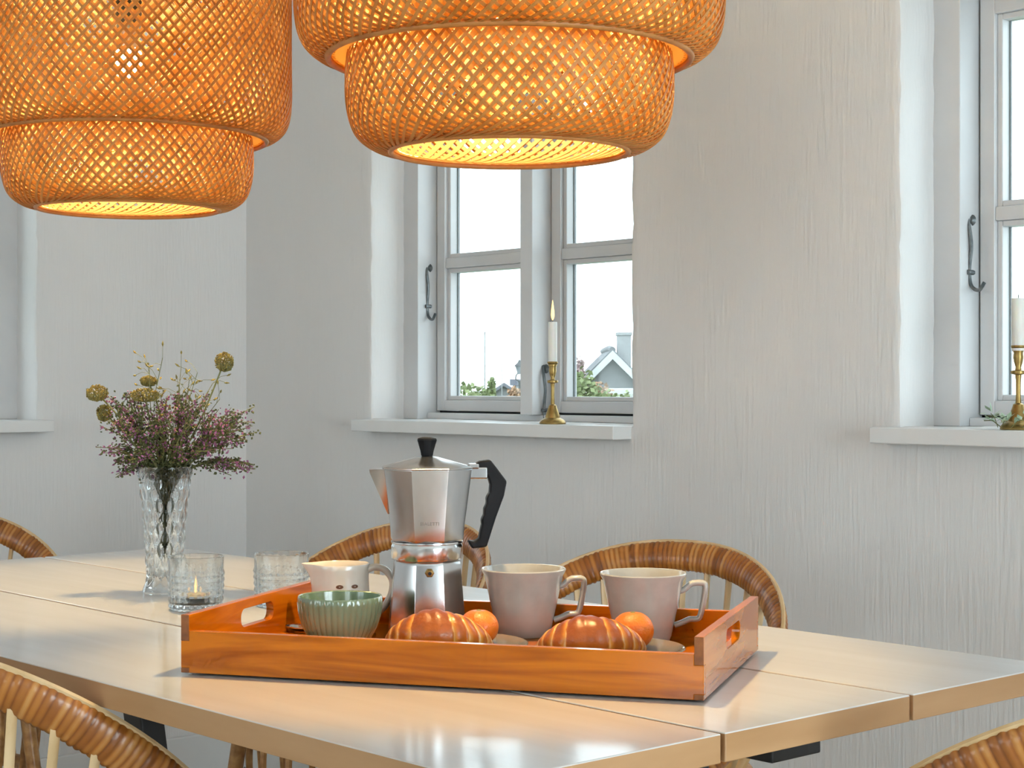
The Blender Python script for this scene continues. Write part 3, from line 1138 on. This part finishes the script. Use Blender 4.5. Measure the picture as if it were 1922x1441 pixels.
# ------------------------------------------------------------------ plates, croissants and tangerines
def plate(label, ex, ey):
    x, y, z = tray_world(ex, ey, FL)
    prof = [(.040, 0), (.050, .0), (.056, .002), (.070, .0065), (.0825, .0095), (.0835, .0108), (.0820, .0118), (.0690, .0090), (.054, .0048), (.030, .0040), (.001, .0040)]
    o = lathe('dessert_plate', prof, M['smoke_glass'], None, 64, loc=(x, y, z + .0003), sm=40)
    return tag(o, label, 'plate', 'smoky glass dessert plates on the tray')


plate('smoky glass plate under the croissant nearest the coffee pot', .2655, .140)
plate('smoky glass plate under the croissant at the right end of the tray', .4400, .160)


def croissant(label, loc, rz, seed, Lh=.058, H=.0262):
    """rolled crescent: stepped layers narrowing to both tips"""
    rnd = random.Random(seed)
    v, f, bake = [], [], []
    nu, nv = 121, 28
    bounds = [0, .24, .42, .58, .74, .88, 1.01]
    for i in range(nu):
        u = -1 + 2 * i / (nu - 1)
        ang = u * 1.02
        cx = Lh * math.sin(ang) / math.sin(1.02)
        cy = .060 * (1 - math.cos(ang)) * 1.15
        dirx, diry = math.cos(ang), math.sin(ang)
        env = max(.10, (1 - abs(u) ** 2.1)) ** .72 * (1 - .10 * (u + .12) ** 2)
        base = H * env
        for j in range(nv):
            a = 2 * PI * j / nv
            # the rolled edge of every layer runs diagonally round the body
            nz = mnoise.noise(Vector((seed * 3.1, math.cos(a) * 1.2, math.sin(a) * 1.2 + u)))
            ud = u + .10 + .055 * math.cos(a) + .035 * nz
            au = min(1., abs(ud))
            seg = max(k for k in range(len(bounds) - 1) if au >= bounds[k])
            a0, a1 = bounds[seg], bounds[seg + 1]
            fr = (au - a0) / (a1 - a0)
            lump = .5 + .5 * math.cos((fr - .35) * PI)
            wob = 1 + .05 * mnoise.noise(Vector((u * 5 + seed, math.cos(a) * 1.4, math.sin(a) * 1.4)))
            rr = base * wob * (.90 + .13 * lump + (.05 if seg == 0 else 0))
            ox = math.cos(a) * rr * 1.12
            oz = math.sin(a) * rr
            if oz < 0:
                oz *= .72
            v.append((cx - diry * ox, cy + dirx * ox, .72 * base * .97 + oz))
            top = max(0., math.sin(a))
            w_pale = .34 + .10 * seg
            edge = max(0., 1 - fr / w_pale) if seg > 0 else 0.
            bk = .46 + .44 * top * (1 - .3 * abs(u)) - .80 * edge * (.55 + .45 * top)
            bake.append(max(0., min(1., bk)))
    for i in range(nu - 1):
        for j in range(nv):
            j2 = (j + 1) % nv
            f.append((i * nv + j, i * nv + j2, (i + 1) * nv + j2, (i + 1) * nv + j))
    f.append(tuple(range(nv)))
    f.append(tuple((nu - 1) * nv + j for j in range(nv)))
    me = pyd('croissant', v, f)
    at = me.attributes.new('bake', 'FLOAT', 'POINT')
    at.data.foreach_set('value', bake)
    smooth_by_angle(me, 60)
    o = link('croissant', me, M['croissant'], None, loc, (0, 0, rz))
    return tag(o, label, 'croissant', 'croissants on the tray')


x, y, z = tray_world(.252, .122, FL + .0046)
croissant('golden croissant on the glass plate in front of the coffee pot', (x, y, z), R(46), 1)
x, y, z = tray_world(.4255, .136, FL + .0046)
croissant('golden croissant on the glass plate at the right end of the tray', (x, y, z), R(46), 2, H=.0252)


def tangerine(label, ex, ey, r):
    x, y, z = tray_world(ex, ey, FL + .0046)
    prof = []
    for i in range(25):
        a = -PI / 2 + PI * i / 24
        rr, zz = r * math.cos(a), r * .90 * math.sin(a)
        if i > 20:
            zz -= .10 * r * ((i - 20) / 4) ** 2
        prof.append((max(rr, .0006), zz + r * .90))
    o = lathe('tangerine', prof, M['orange'], None, 40, ct=True, loc=(x, y, z), sm=60, rfun=lambda r_, z_, a, i: r_ * (1 + .012 * math.cos(5 * a)))
    tag(o, label, 'tangerine', 'tangerines on the tray')
    lathe('stalk', [(.0035, 0), (.0030, .0012), (.0008, .002)], M['navel'], o, 8, loc=(0, 0, r * 1.70), ct=True)
    return o


tangerine('tangerine behind the croissant nearest the coffee pot', .284, .173, .0228)
tangerine('tangerine behind the croissant at the right end of the tray', .4585, .1925, .0238)

# ------------------------------------------------------------------ tumblers
def tumbler_r(r, z, a, i):
    if 3 <= i <= 22:
        return r + .0022 * abs(math.sin(11 * a)) ** .7 * abs(math.sin(z * PI / .0092)) ** .7
    return r


def tumbler(label, loc):
    H, ro = .0745, .0388
    prof = [(.030, 0), (.0345, 0), (.0358, .0025)]
    for i in range(20):
        t = i / 19
        prof.append((.0360 + .0022 * t, .004 + .046 * t))
    prof += [(.0384, .056), (.0388, H - .0008), (.0380, H), (.0371, H - .0008), (.0362, .040), (.0345, .012), (.030, .009), (.001, .009)]
    o = lathe('glass_tumbler', prof, M['glass'], None, 96, tumbler_r, loc=loc, sm=30)
    return tag(o, label, 'glass', 'patterned glass tumblers')


tumbler('patterned clear tumbler standing before the vase, holding a tea light', (-2.1026, 1.296, TZ + .0003))
tumbler('patterned clear tumbler behind the tray, near the milk jug', (-2.054, 1.407, TZ + .0003))
tl = thing('tea_light', 'small lit tea light inside the tumbler before the vase', 'candle', (-2.1026, 1.296, TZ + .0098))
lathe('wax', [(.0160, 0), (.0170, .001), (.0172, .0095), (.0160, .0108), (.001, .0104)], M['wax'], tl, 24)
lathe('flame', [(.0006, .0135), (.0026, .016), (.0034, .020), (.0026, .026), (.0012, .031), (.0003, .035)], M['flame'], tl, 12, ct=True)

# ------------------------------------------------------------------ vase with wild flowers
VX, VY = -2.300, 1.363
vase_prof = [(.026, 0), (.0325, 0), (.0335, .003), (.0320, .008), (.0285, .016)]
for i in range(46):
    t = i / 45
    vase_prof.append((.0275 + .0025 * t + .0110 * t ** 2.2, .020 + .160 * t))
vase_prof += [(.0412, .185), (.0418, .1895), (.0408, .1910), (.0396, .1890), (.0375, .165), (.0325, .120), (.0265, .070), (.0240, .040), (.020, .026), (.001, .024)]


def vase_r(r, z, a, i):
    if 5 <= i <= 50:
        q = abs(math.sin(6 * a + z * 95)) * abs(math.sin(6 * a - z * 95))
        return r - .0042 * (1 - q) ** 1.3 + .0012
    if i == 52:
        return r + .0010 * math.cos(12 * a)
    return r


vase = lathe('glass_vase', vase_prof, M['glass'], None, 120, vase_r, loc=(VX, VY, TZ + .0003), sm=28)
tag(vase, 'cut clear glass vase filled with heather on the table', 'vase')
CR = Vector((math.cos(CAMR), math.sin(CAMR), 0))
CD = Vector((-math.sin(CAMR), math.cos(CAMR), 0))
SC = .000807


def vpt(px, py, d):
    return CR * ((px - 309) * SC) + CD * d + Vector((0, 0, (1113 - py) * SC))


def stem_curve(tip, rnd, bend=.02):
    neck = Vector((tip.x * .16, tip.y * .16, .175))
    base = Vector((-tip.x * .07, -tip.y * .07, rnd.uniform(.045, .135)))
    mid = neck.lerp(tip, .45) + Vector((rnd.uniform(-bend, bend), rnd.uniform(-bend, bend), .018))
    return catmull([base, neck, mid, tip], 7)


def blob(v, f, p, r, rnd):
    b = len(v)
    ax = Vector((rnd.uniform(-1, 1), rnd.uniform(-1, 1), rnd.uniform(-1, 1))).normalized()
    q = ax.orthogonal().normalized()
    w = ax.cross(q)
    v += [p + ax * r * 1.25, p - ax * r * 1.25, p + q * r * .8, p + w * r * .8, p - q * r * .8, p - w * r * .8]
    for (i, j) in ((2, 3), (3, 4), (4, 5), (5, 2)):
        f += [(b, b + i, b + j), (b + 1, b + j, b + i)]


def heather(px, py, d, seed, purple=.6, dense=1.):
    rnd = random.Random(seed)
    root = thing('heather_sprig', 'sprig of purple heather in the cut glass vase', 'flower', (VX, VY, TZ), group='heather sprigs in the vase')
    tip = vpt(px, py, d)
    pts = stem_curve(tip, rnd)
    tube('stem', pts, [.0013] * (len(pts) - 3) + [.0009, .0007, .0004], M['stem'], root, 5)
    gv, gf, pv, pf = [], [], [], []
    n = len(pts)
    branches = []
    for k in range(4):
        i = rnd.randint(int(n * .5), int(n * .78))
        p = pts[i]
        dr = (tip - p)
        e = p + dr * rnd.uniform(.55, .95) + Vector((rnd.uniform(-1, 1), rnd.uniform(-1, 1), rnd.uniform(-.6, .8))) * .022
        branches.append((p, e))
    bv, bf = [], []
    for p, e in branches:
        tube_data([p, p.lerp(e, .5) + Vector((0, 0, .003)), e], .0006, 4, bv, bf)
    me = pyd('twig', bv, bf)
    link('twig', me, M['stem'], root)
    segs = [(pts[i], pts[i + 1], i / n) for i in range(int(n * .34), n - 1)]
    for p, e in branches:
        for k in range(6):
            segs.append((p.lerp(e, k / 6), p.lerp(e, (k + 1) / 6), .62 + .36 * k / 6))
    for a, b2, t in segs:
        ln = (b2 - a).length
        for k in range(max(2, int(ln / .0016 * dense))):
            p = a.lerp(b2, rnd.random()) + Vector((rnd.gauss(0, 1), rnd.gauss(0, 1), rnd.gauss(0, 1))) * .0042
            if t > .60 and rnd.random() < purple:
                blob(pv, pf, p, rnd.uniform(.0014, .0027), rnd)
            else:
                blob(gv, gf, p, rnd.uniform(.0014, .0028), rnd)
    if gv:
        stuff(link('leaves', pyd('leaves', gv, gf, False), M['heather_green'], root))
    if pv:
        stuff(link('florets', pyd('florets', pv, pf, False), M['heather_purple'], root))
    return root


hs = [(478, 812, .03), (480, 873, -.02), (474, 800, .0), (455, 772, .02), (440, 765, -.03), (462, 886, .01), (448, 790, .05), (418, 800, -.05), (400, 770, .0), (382, 745, .04), (362, 742, -.02), (345, 760, -.05),
      (330, 728, .03), (318, 770, -.06), (300, 745, .05), (285, 760, -.04), (262, 760, .04), (240, 735, .0), (225, 750, -.03), (205, 748, .02), (200, 782, -.01), (208, 800, .03), (202, 850, -.02), (215, 838, .03),
      (228, 868, .0), (238, 890, -.02), (250, 800, -.05), (275, 800, .06), (350, 800, .06), (375, 790, -.06), (395, 830, .03), (420, 845, -.04), (255, 845, .05), (300, 800, -.07), (330, 815, .07), (360, 840, -.07), (275, 850, -.07)]
for i, (px, py, d) in enumerate(hs):
    heather(px, py, d, 100 + i, purple=.45 if i % 3 else .25)


def seed_head(label, px, py, d, rw, rh, seed):
    rnd = random.Random(seed)
    root = thing('seed_head', label, 'flower', (VX, VY, TZ), group='dried seed heads in the vase')
    tip = vpt(px, py, d)
    pts = stem_curve(tip, rnd, .012)
    tube('stem', pts, .0014, M['stem'], root, 6)
    v, f = [], []
    for k in range(420):
        a, b2 = rnd.uniform(0, 2 * PI), math.acos(rnd.uniform(-1, 1))
        s = rnd.uniform(.72, 1.)
        p = tip + (CR * math.cos(a) + CD * math.sin(a)) * (rw * s * math.sin(b2)) + Vector((0, 0, rh * s * math.cos(b2)))
        blob(v, f, p, rnd.uniform(.0010, .0021), rnd)
    stuff(link('seed_cluster', pyd('seed_cluster', v, f, False), M['seed'], root))
    rv, rf = [], []
    for k in range(26):
        a = 2 * PI * k / 26
        e = tip + (CR * math.cos(a) + CD * math.sin(a)) * rw * .95 + Vector((0, 0, rh * rnd.uniform(-.2, .6)))
        s = tip - Vector((0, 0, rh * 1.0))
        m = (s + e) / 2 + (CR * math.cos(a) + CD * math.sin(a)) * rw * .25 - Vector((0, 0, rh * .25))
        tube_data([s, m, e], .0006, 4, rv, rf)
    stuff(link('umbel_rays', pyd('umbel_rays', rv, rf, False), M['stem'], root))
    return root


seed_head('round olive seed head rising highest at the right of the bouquet', 421, 680, .0, .0140, .0150, 1)
seed_head('flat olive seed head above the middle of the bouquet', 277, 742, -.02, .0240, .0105, 2)
seed_head('dry olive seed head leaning out at the top left of the bouquet', 182, 738, .0, .0165, .0130, 3)
seed_head('small dry seed head below the leftmost one in the bouquet', 192, 776, .01, .0110, .0130, 4)
seed_head('pinkish small seed head above the flat one in the bouquet', 276, 716, .01, .0130, .0080, 5)


def wispy(px, py, d, seed):
    rnd = random.Random(seed)
    root = thing('grass_spray', 'fine wispy spray of dry seeds above the heather', 'grass', (VX, VY, TZ), group='wispy sprays in the vase')
    tip = vpt(px, py, d)
    pts = stem_curve(tip, rnd, .014)
    tube('stem', pts, .0006, M['stem'], root, 4)
    tv, tf, gv, gf = [], [], [], []
    n = len(pts)
    for k in range(11):
        i = rnd.randint(int(n * .55), n - 1)
        p = pts[i]
        e = p + (CR * rnd.uniform(-1, 1) + CD * rnd.uniform(-1, 1)) * .030 + Vector((0, 0, rnd.uniform(-.004, .028)))
        tube_data([p, p.lerp(e, .5) + Vector((0, 0, .004)), e], .00035, 4, tv, tf)
        dr = (e - p).normalized()
        tube_data([e - dr * .004, e, e + dr * .005], [.0004, .0017, .0003], 5, gv, gf)
    link('twig', pyd('twig', tv, tf), M['stem'], root)
    stuff(link('seeds', pyd('seeds', gv, gf), M['seed'], root))


for i, (px, py, d) in enumerate([(305, 672, .0), (335, 690, .02), (375, 700, -.02), (395, 720, .02), (355, 715, .0), (410, 750, .01), (285, 690, -.02), (330, 720, .03)]):
    wispy(px, py, d, 300 + i)


# ------------------------------------------------------------------ candlesticks on the sills
CS = [(.0295, 0), (.0300, .003), (.0275, .0075), (.0215, .0115), (.0170, .0140), (.0160, .019), (.0120, .031), (.0092, .039), (.0088, .0415), (.0048, .044), (.0040, .060), (.0042, .080), (.0052, .0905), (.0120, .0925), (.0126, .0950),
      (.0120, .0975), (.0056, .099), (.0046, .103), (.0072, .112), (.0086, .120), (.0078, .127), (.0092, .132), (.0122, .1370), (.0118, .1395), (.0100, .1400), (.0098, .130), (.001, .1295)]


def candlestick(label, loc, s):
    o = lathe('candlestick', [(r * s, z * s) for r, z in CS], M['brass'], None, 40, loc=loc, sm=35)
    return tag(o, label, 'candlestick', 'brass candlesticks on the window sills')


c1 = (-2.797, 2.640, SILL_Z + .0004)
candlestick('brass candlestick on the sill of the middle window', c1, .99)
cd = thing('dinner_candle', 'lit slim white candle in the middle window', 'candle', (c1[0], c1[1], c1[2] + .1290), 0)
lathe('wax', [(.0094, 0), (.0098, .004), (.0100, .094), (.0096, .0975), (.0080, .0965), (.001, .0955)], M['wax'], cd, 24)
tube('wick', [(0, 0, .094), (.0003, 0, .102), (.001, 0, .106)], .0007, M['wick'], cd, 5)
fl_ = lathe('flame', [(.0006, .101), (.0030, .106), (.0042, .113), (.0036, .122), (.0022, .133), (.0009, .142), (.0003, .146)], M['flame'], cd, 14, ct=True)
c2 = (-1.636, 2.650, SILL_Z + .010 + .0004)
candlestick('brass candlestick on the sill of the right window', c2, 1.04)
cd2 = thing('pillar_candle', 'unlit white candle in the right window', 'candle', (c2[0], c2[1], c2[2] + .1353), 0)
lathe('wax', [(.0100, 0), (.0115, .004), (.0120, .088), (.0114, .0915), (.0090, .0905), (.001, .0895)], M['wax'], cd2, 24)
tube('wick', [(0, 0, .089), (.0004, 0, .098)], .0008, M['wick'], cd2, 5)
sg = thing('leafy_sprig', 'pale green leafy sprig laid around the right candlestick', 'sprig', (c2[0], c2[1], c2[2] - .0004))
rnd = random.Random(5)
gv, gf, tv, tf = [], [], [], []
for k in range(11):
    a = 2 * PI * k / 11 + .3
    p0 = Vector((math.cos(a) * .034, math.sin(a) * .034, .004))
    e = Vector((math.cos(a + .5) * .062, math.sin(a + .5) * .045, .012 + rnd.uniform(0, .022)))
    tube_data([p0, p0.lerp(e, .5) + Vector((0, 0, .006)), e], .0008, 4, tv, tf)
    for q in range(6):
        p = p0.lerp(e, .25 + .75 * q / 5) + Vector((0, 0, .004))
        dr = Vector((rnd.uniform(-1, 1), rnd.uniform(-1, 1), rnd.uniform(-.1, .8))).normalized() * .020
        sd = dr.cross(Vector((0, 0, 1))).normalized() * .0050
        b = len(gv)
        gv += [p, p + dr * .5 + sd, p + dr, p + dr * .5 - sd, p + dr * .5 + Vector((0, 0, .0012))]
        gf += [(b, b + 1, b + 4), (b + 1, b + 2, b + 4), (b + 2, b + 3, b + 4), (b + 3, b, b + 4)]
link('twig', pyd('twig', tv, tf), M['stem'], sg)
stuff(link('leaves', pyd('leaves', gv, gf, False), M['sprig'], sg))


# ------------------------------------------------------------------ outside the window
def out(px, Z, zrel=0.):
    """point at camera-frame distance Z in the direction seen through the window (room coordinates)"""
    X = (px - 961) / 3248 * Z
    return Vector((math.cos(CAMR) * X - math.sin(CAMR) * Z, math.sin(CAMR) * X + math.cos(CAMR) * Z, CAM_Z + zrel))


gv, gf = [], []
gx = [-140, -100, -70, -50, -35, -25, -18, -12, -8, -4.6]
ng = 24
for i, d in enumerate([4.6, 8, 12, 18, 25, 35, 50, 75, 110, 150]):
    for k in range(ng + 1):
        a = R(60 + 150 * k / ng)
        gv.append((math.cos(a) * d * 1.0, math.sin(a) * d, -.35 - .045 * d + .25 * mnoise.noise(Vector((d * .2, k * .6, 0)))))
for i in range(9):
    for k in range(ng):
        gf.append((i * (ng + 1) + k, i * (ng + 1) + k + 1, (i + 1) * (ng + 1) + k + 1, (i + 1) * (ng + 1) + k))
structure(link('ground', pyd('ground', gv, gf), M['grass'], None, (0, 0, 0), smooth=True))
structure(link('sea', pyd('sea', [(-4000, -2000, -9), (2000, -2000, -9), (2000, 4000, -9), (-4000, 4000, -9)], [(0, 1, 2, 3)]), M['sea']))


def bush(label, px, Z, ztop, w, h, m, seed, name='shrub', n=900, leaf=.10):
    rnd = random.Random(seed)
    top = out(px, Z, ztop)
    gz = -.35 - .045 * Z - .2
    root = thing(name, label, 'shrub', (top.x, top.y, gz))
    H = top.z - gz
    v, f = [], []
    for k in range(n):
        a, b2 = rnd.uniform(0, 2 * PI), math.acos(rnd.uniform(-1, 1))
        s = rnd.random() ** .4
        lump = 1 + .35 * mnoise.noise(Vector((math.cos(a) * 2 + seed, math.sin(a) * 2, math.cos(b2) * 2)))
        p = Vector((w / 2 * s * lump * math.sin(b2) * math.cos(a), w / 2 * s * lump * math.sin(b2) * math.sin(a), H - h / 2 + h / 2 * s * lump * math.cos(b2)))
        d1 = Vector((rnd.uniform(-1, 1), rnd.uniform(-1, 1), rnd.uniform(-1, 1))).normalized() * leaf * rnd.uniform(.6, 1.2)
        d2 = d1.orthogonal().normalized() * leaf * .35
        b = len(v)
        v += [p - d1 * .5, p + d2, p + d1 * .5, p - d2]
        f.append((b, b + 1, b + 2, b + 3))
    stuff(link('foliage', pyd('foliage', v, f, False), m, root))
    bv, bf = [], []
    for k in range(5):
        a = 2 * PI * k / 5
        tube_data([(0, 0, 0), (w * .08 * math.cos(a), w * .08 * math.sin(a), (H - h) * .6 + .1), (w * .28 * math.cos(a), w * .28 * math.sin(a), H - h * .45)], [.06, .04, .015], 5, bv, bf)
    link('branches', pyd('branches', bv, bf), M['bark'], root)


bush('yellow-green bush at the lower left of the middle window view', 870, 14, .0, .42, .60, M['leaf_a'], 1, n=700, leaf=.06)
bush('thin upright shrub left of the small distant house', 923, 16, .07, .08, .40, M['leaf_a'], 2, n=240, leaf=.05)
bush('low pale shrub between the bush and the small distant house', 903, 18, -.05, .36, .34, M['leaf_a'], 8, n=600, leaf=.06)
bush('reddish autumn bush in front of the small distant house', 968, 20, -.03, .26, .34, M['leaf_b'], 3, n=400, leaf=.05)
bush('large green bush below the grey gable', 1092, 15, .12, .42, .70, M['leaf_a'], 4, n=900, leaf=.06)
bush('pink flowering shrub left of the grey gable', 1084, 18, .29, .15, .30, M['leaf_c'], 5, n=220, leaf=.05)
bush('orange-tinted bush in front of the grey gable', 1124, 17, .02, .30, .30, M['leaf_b'], 6, n=350, leaf=.05)
bush('low hedge along the foot of the grey gable', 1160, 14, -.05, .60, .40, M['leaf_a'], 7, n=800, leaf=.05)

# house with the grey gable; local frame: x right, y away, origin under the gable peak
pk = out(1149, 60, 1.22)
house = thing('cottage', 'grey gabled cottage with white bargeboards and pale chimney seen through the window', 'house', (pk.x, pk.y, -4.0), CAMR)
PH = pk.z + 4.0
w2 = 2.6
link('gable_wall', poly_extrude('gable_wall', [(-w2, 0), (w2, 0), (w2, PH - w2 - .25), (0, PH - .25), (-w2, PH - w2 - .25)], [], 5.5), M['house_wall'], house)
for s in (-1, 1):
    v = [(0, -.25, PH), (0, 6, PH), (s * 3.1, 6, PH - 3.1), (s * 3.1, -.25, PH - 3.1), (0, -.25, PH - .34), (0, 6, PH - .34), (s * 3.0, 6, PH - 3.4), (s * 3.0, -.25, PH - 3.4)]
    fcs = [(0, 1, 2, 3), (4, 7, 6, 5), (0, 3, 7, 4), (1, 5, 6, 2), (3, 2, 6, 7), (0, 4, 5, 1)]
    link('roof_slope', pyd('roof_slope', v, fcs), M['thatch'], house)
    v = [(0, -.33, PH - .06), (s * 3.0, -.33, PH - 3.06), (s * 3.0, -.33, PH - 3.36), (0, -.33, PH - .36)]
    v += [(a, b + .08, c) for a, b, c in v]
    fcs = [(0, 1, 2, 3), (7, 6, 5, 4), (0, 4, 5, 1), (1, 5, 6, 2), (2, 6, 7, 3), (3, 7, 4, 0)]
    link('bargeboard', pyd('bargeboard', v, fcs), M['white_board'], house)
rp = catmull([(0, -.2, PH - .04), (0, 2, PH + .04), (0, 6, PH + .02)], 6)
tube('ridge', rp, .11, M['thatch'], house, 10)
link('chimney', boxes_mesh('chimney', [(.28, .76, 1.5, 2.1, PH - 1.2, PH + .50), (.24, .80, 1.46, 2.14, PH + .50, PH + .62)], .02), M['chimney'], house)
hw = out(1160, 40, -.10)
gw = box('garden_wall', -1.6, 1.6, 0, .2, -2.2, .0, M['white_board'], None, .02, loc=(hw.x, hw.y, hw.z), rot=(0, 0, CAMR))
tag(gw, 'low white garden wall in front of the grey cottage', 'wall')
# small far house
pk = out(946, 120, .10)
h2 = thing('small_house', 'small distant house with dark and white roofs beyond the left sash', 'house', (pk.x, pk.y, -8), CAMR)
P2 = pk.z + 8
link('gable_wall', poly_extrude('gable_wall', [(-1.4, 0), (1.4, 0), (1.4, P2 - 1.0), (0, P2 - .1), (-1.4, P2 - 1.0)], [], 5), M['house_wall'], h2)
for s in (-1, 1):
    v = [(0, -.3, P2), (0, 5, P2), (s * 1.7, 5, P2 - 1.1), (s * 1.7, -.3, P2 - 1.1), (0, -.3, P2 - .25), (0, 5, P2 - .25), (s * 1.7, 5, P2 - 1.35), (s * 1.7, -.3, P2 - 1.35)]
    link('roof_slope', pyd('roof_slope', v, [(0, 1, 2, 3), (4, 7, 6, 5), (0, 3, 7, 4), (1, 5, 6, 2), (3, 2, 6, 7), (0, 4, 5, 1)]), M['roof_dark'], h2)
link('rear_wing', boxes_mesh('rear_wing', [(.6, 3.4, 4, 7, 0, P2 - .2)]), M['white_board'], h2)
link('wing_roof', boxes_mesh('wing_roof', [(.4, 3.6, 3.8, 7.2, P2 - .2, P2 + .25)]), M['roof_dark'], h2)
# street lantern
lp = out(975, 30, 0)
gz = -.35 - .045 * 30 - .3
ln = thing('street_lantern', 'dark street lantern seen beside the window mullion', 'street lamp', (lp.x, lp.y, gz), CAMR)
hz_ = CAM_Z - gz
lathe('post', [(.05, 0), (.03, .2), (.022, .6), (.02, hz_ + .02), (.035, hz_ + .05)], M['black'], ln, 10, ct=True)
v, f = octa([(.035, hz_ + .17), (.075, hz_ + .30), (.078, hz_ + .305)])
link('lantern_glass', pyd('lantern_glass', v, f), M['roof_dark'], ln)
v, f = octa([(.10, hz_ + .305), (.09, hz_ + .32), (.03, hz_ + .38), (.012, hz_ + .42)])
link('lantern_roof', pyd('lantern_roof', v, f), M['black'], ln)
for s in (-1, 1):
    tube('bracket', catmull([(0, 0, hz_ + .05), (s * .06, 0, hz_ + .08), (s * .06, 0, hz_ + .14), (s * .035, 0, hz_ + .18)], 4), .010, M['black'], ln, 6)
for px, Z, top, nm in ((910, 70, 2.05, 'tall thin pale flagpole seen through the left sash'), (942, 90, 1.0, 'shorter thin mast above the small distant house')):
    fp = out(px, Z, top)
    po = lathe('flagpole', [(.030, 0), (.022, fp.z + 5), (.024, fp.z + 5.02), (.024, fp.z + 5.06), (.005, fp.z + 5.07)], M['chimney'], None, 8, ct=True, loc=(fp.x, fp.y, -5))
    tag(po, nm, 'flagpole')
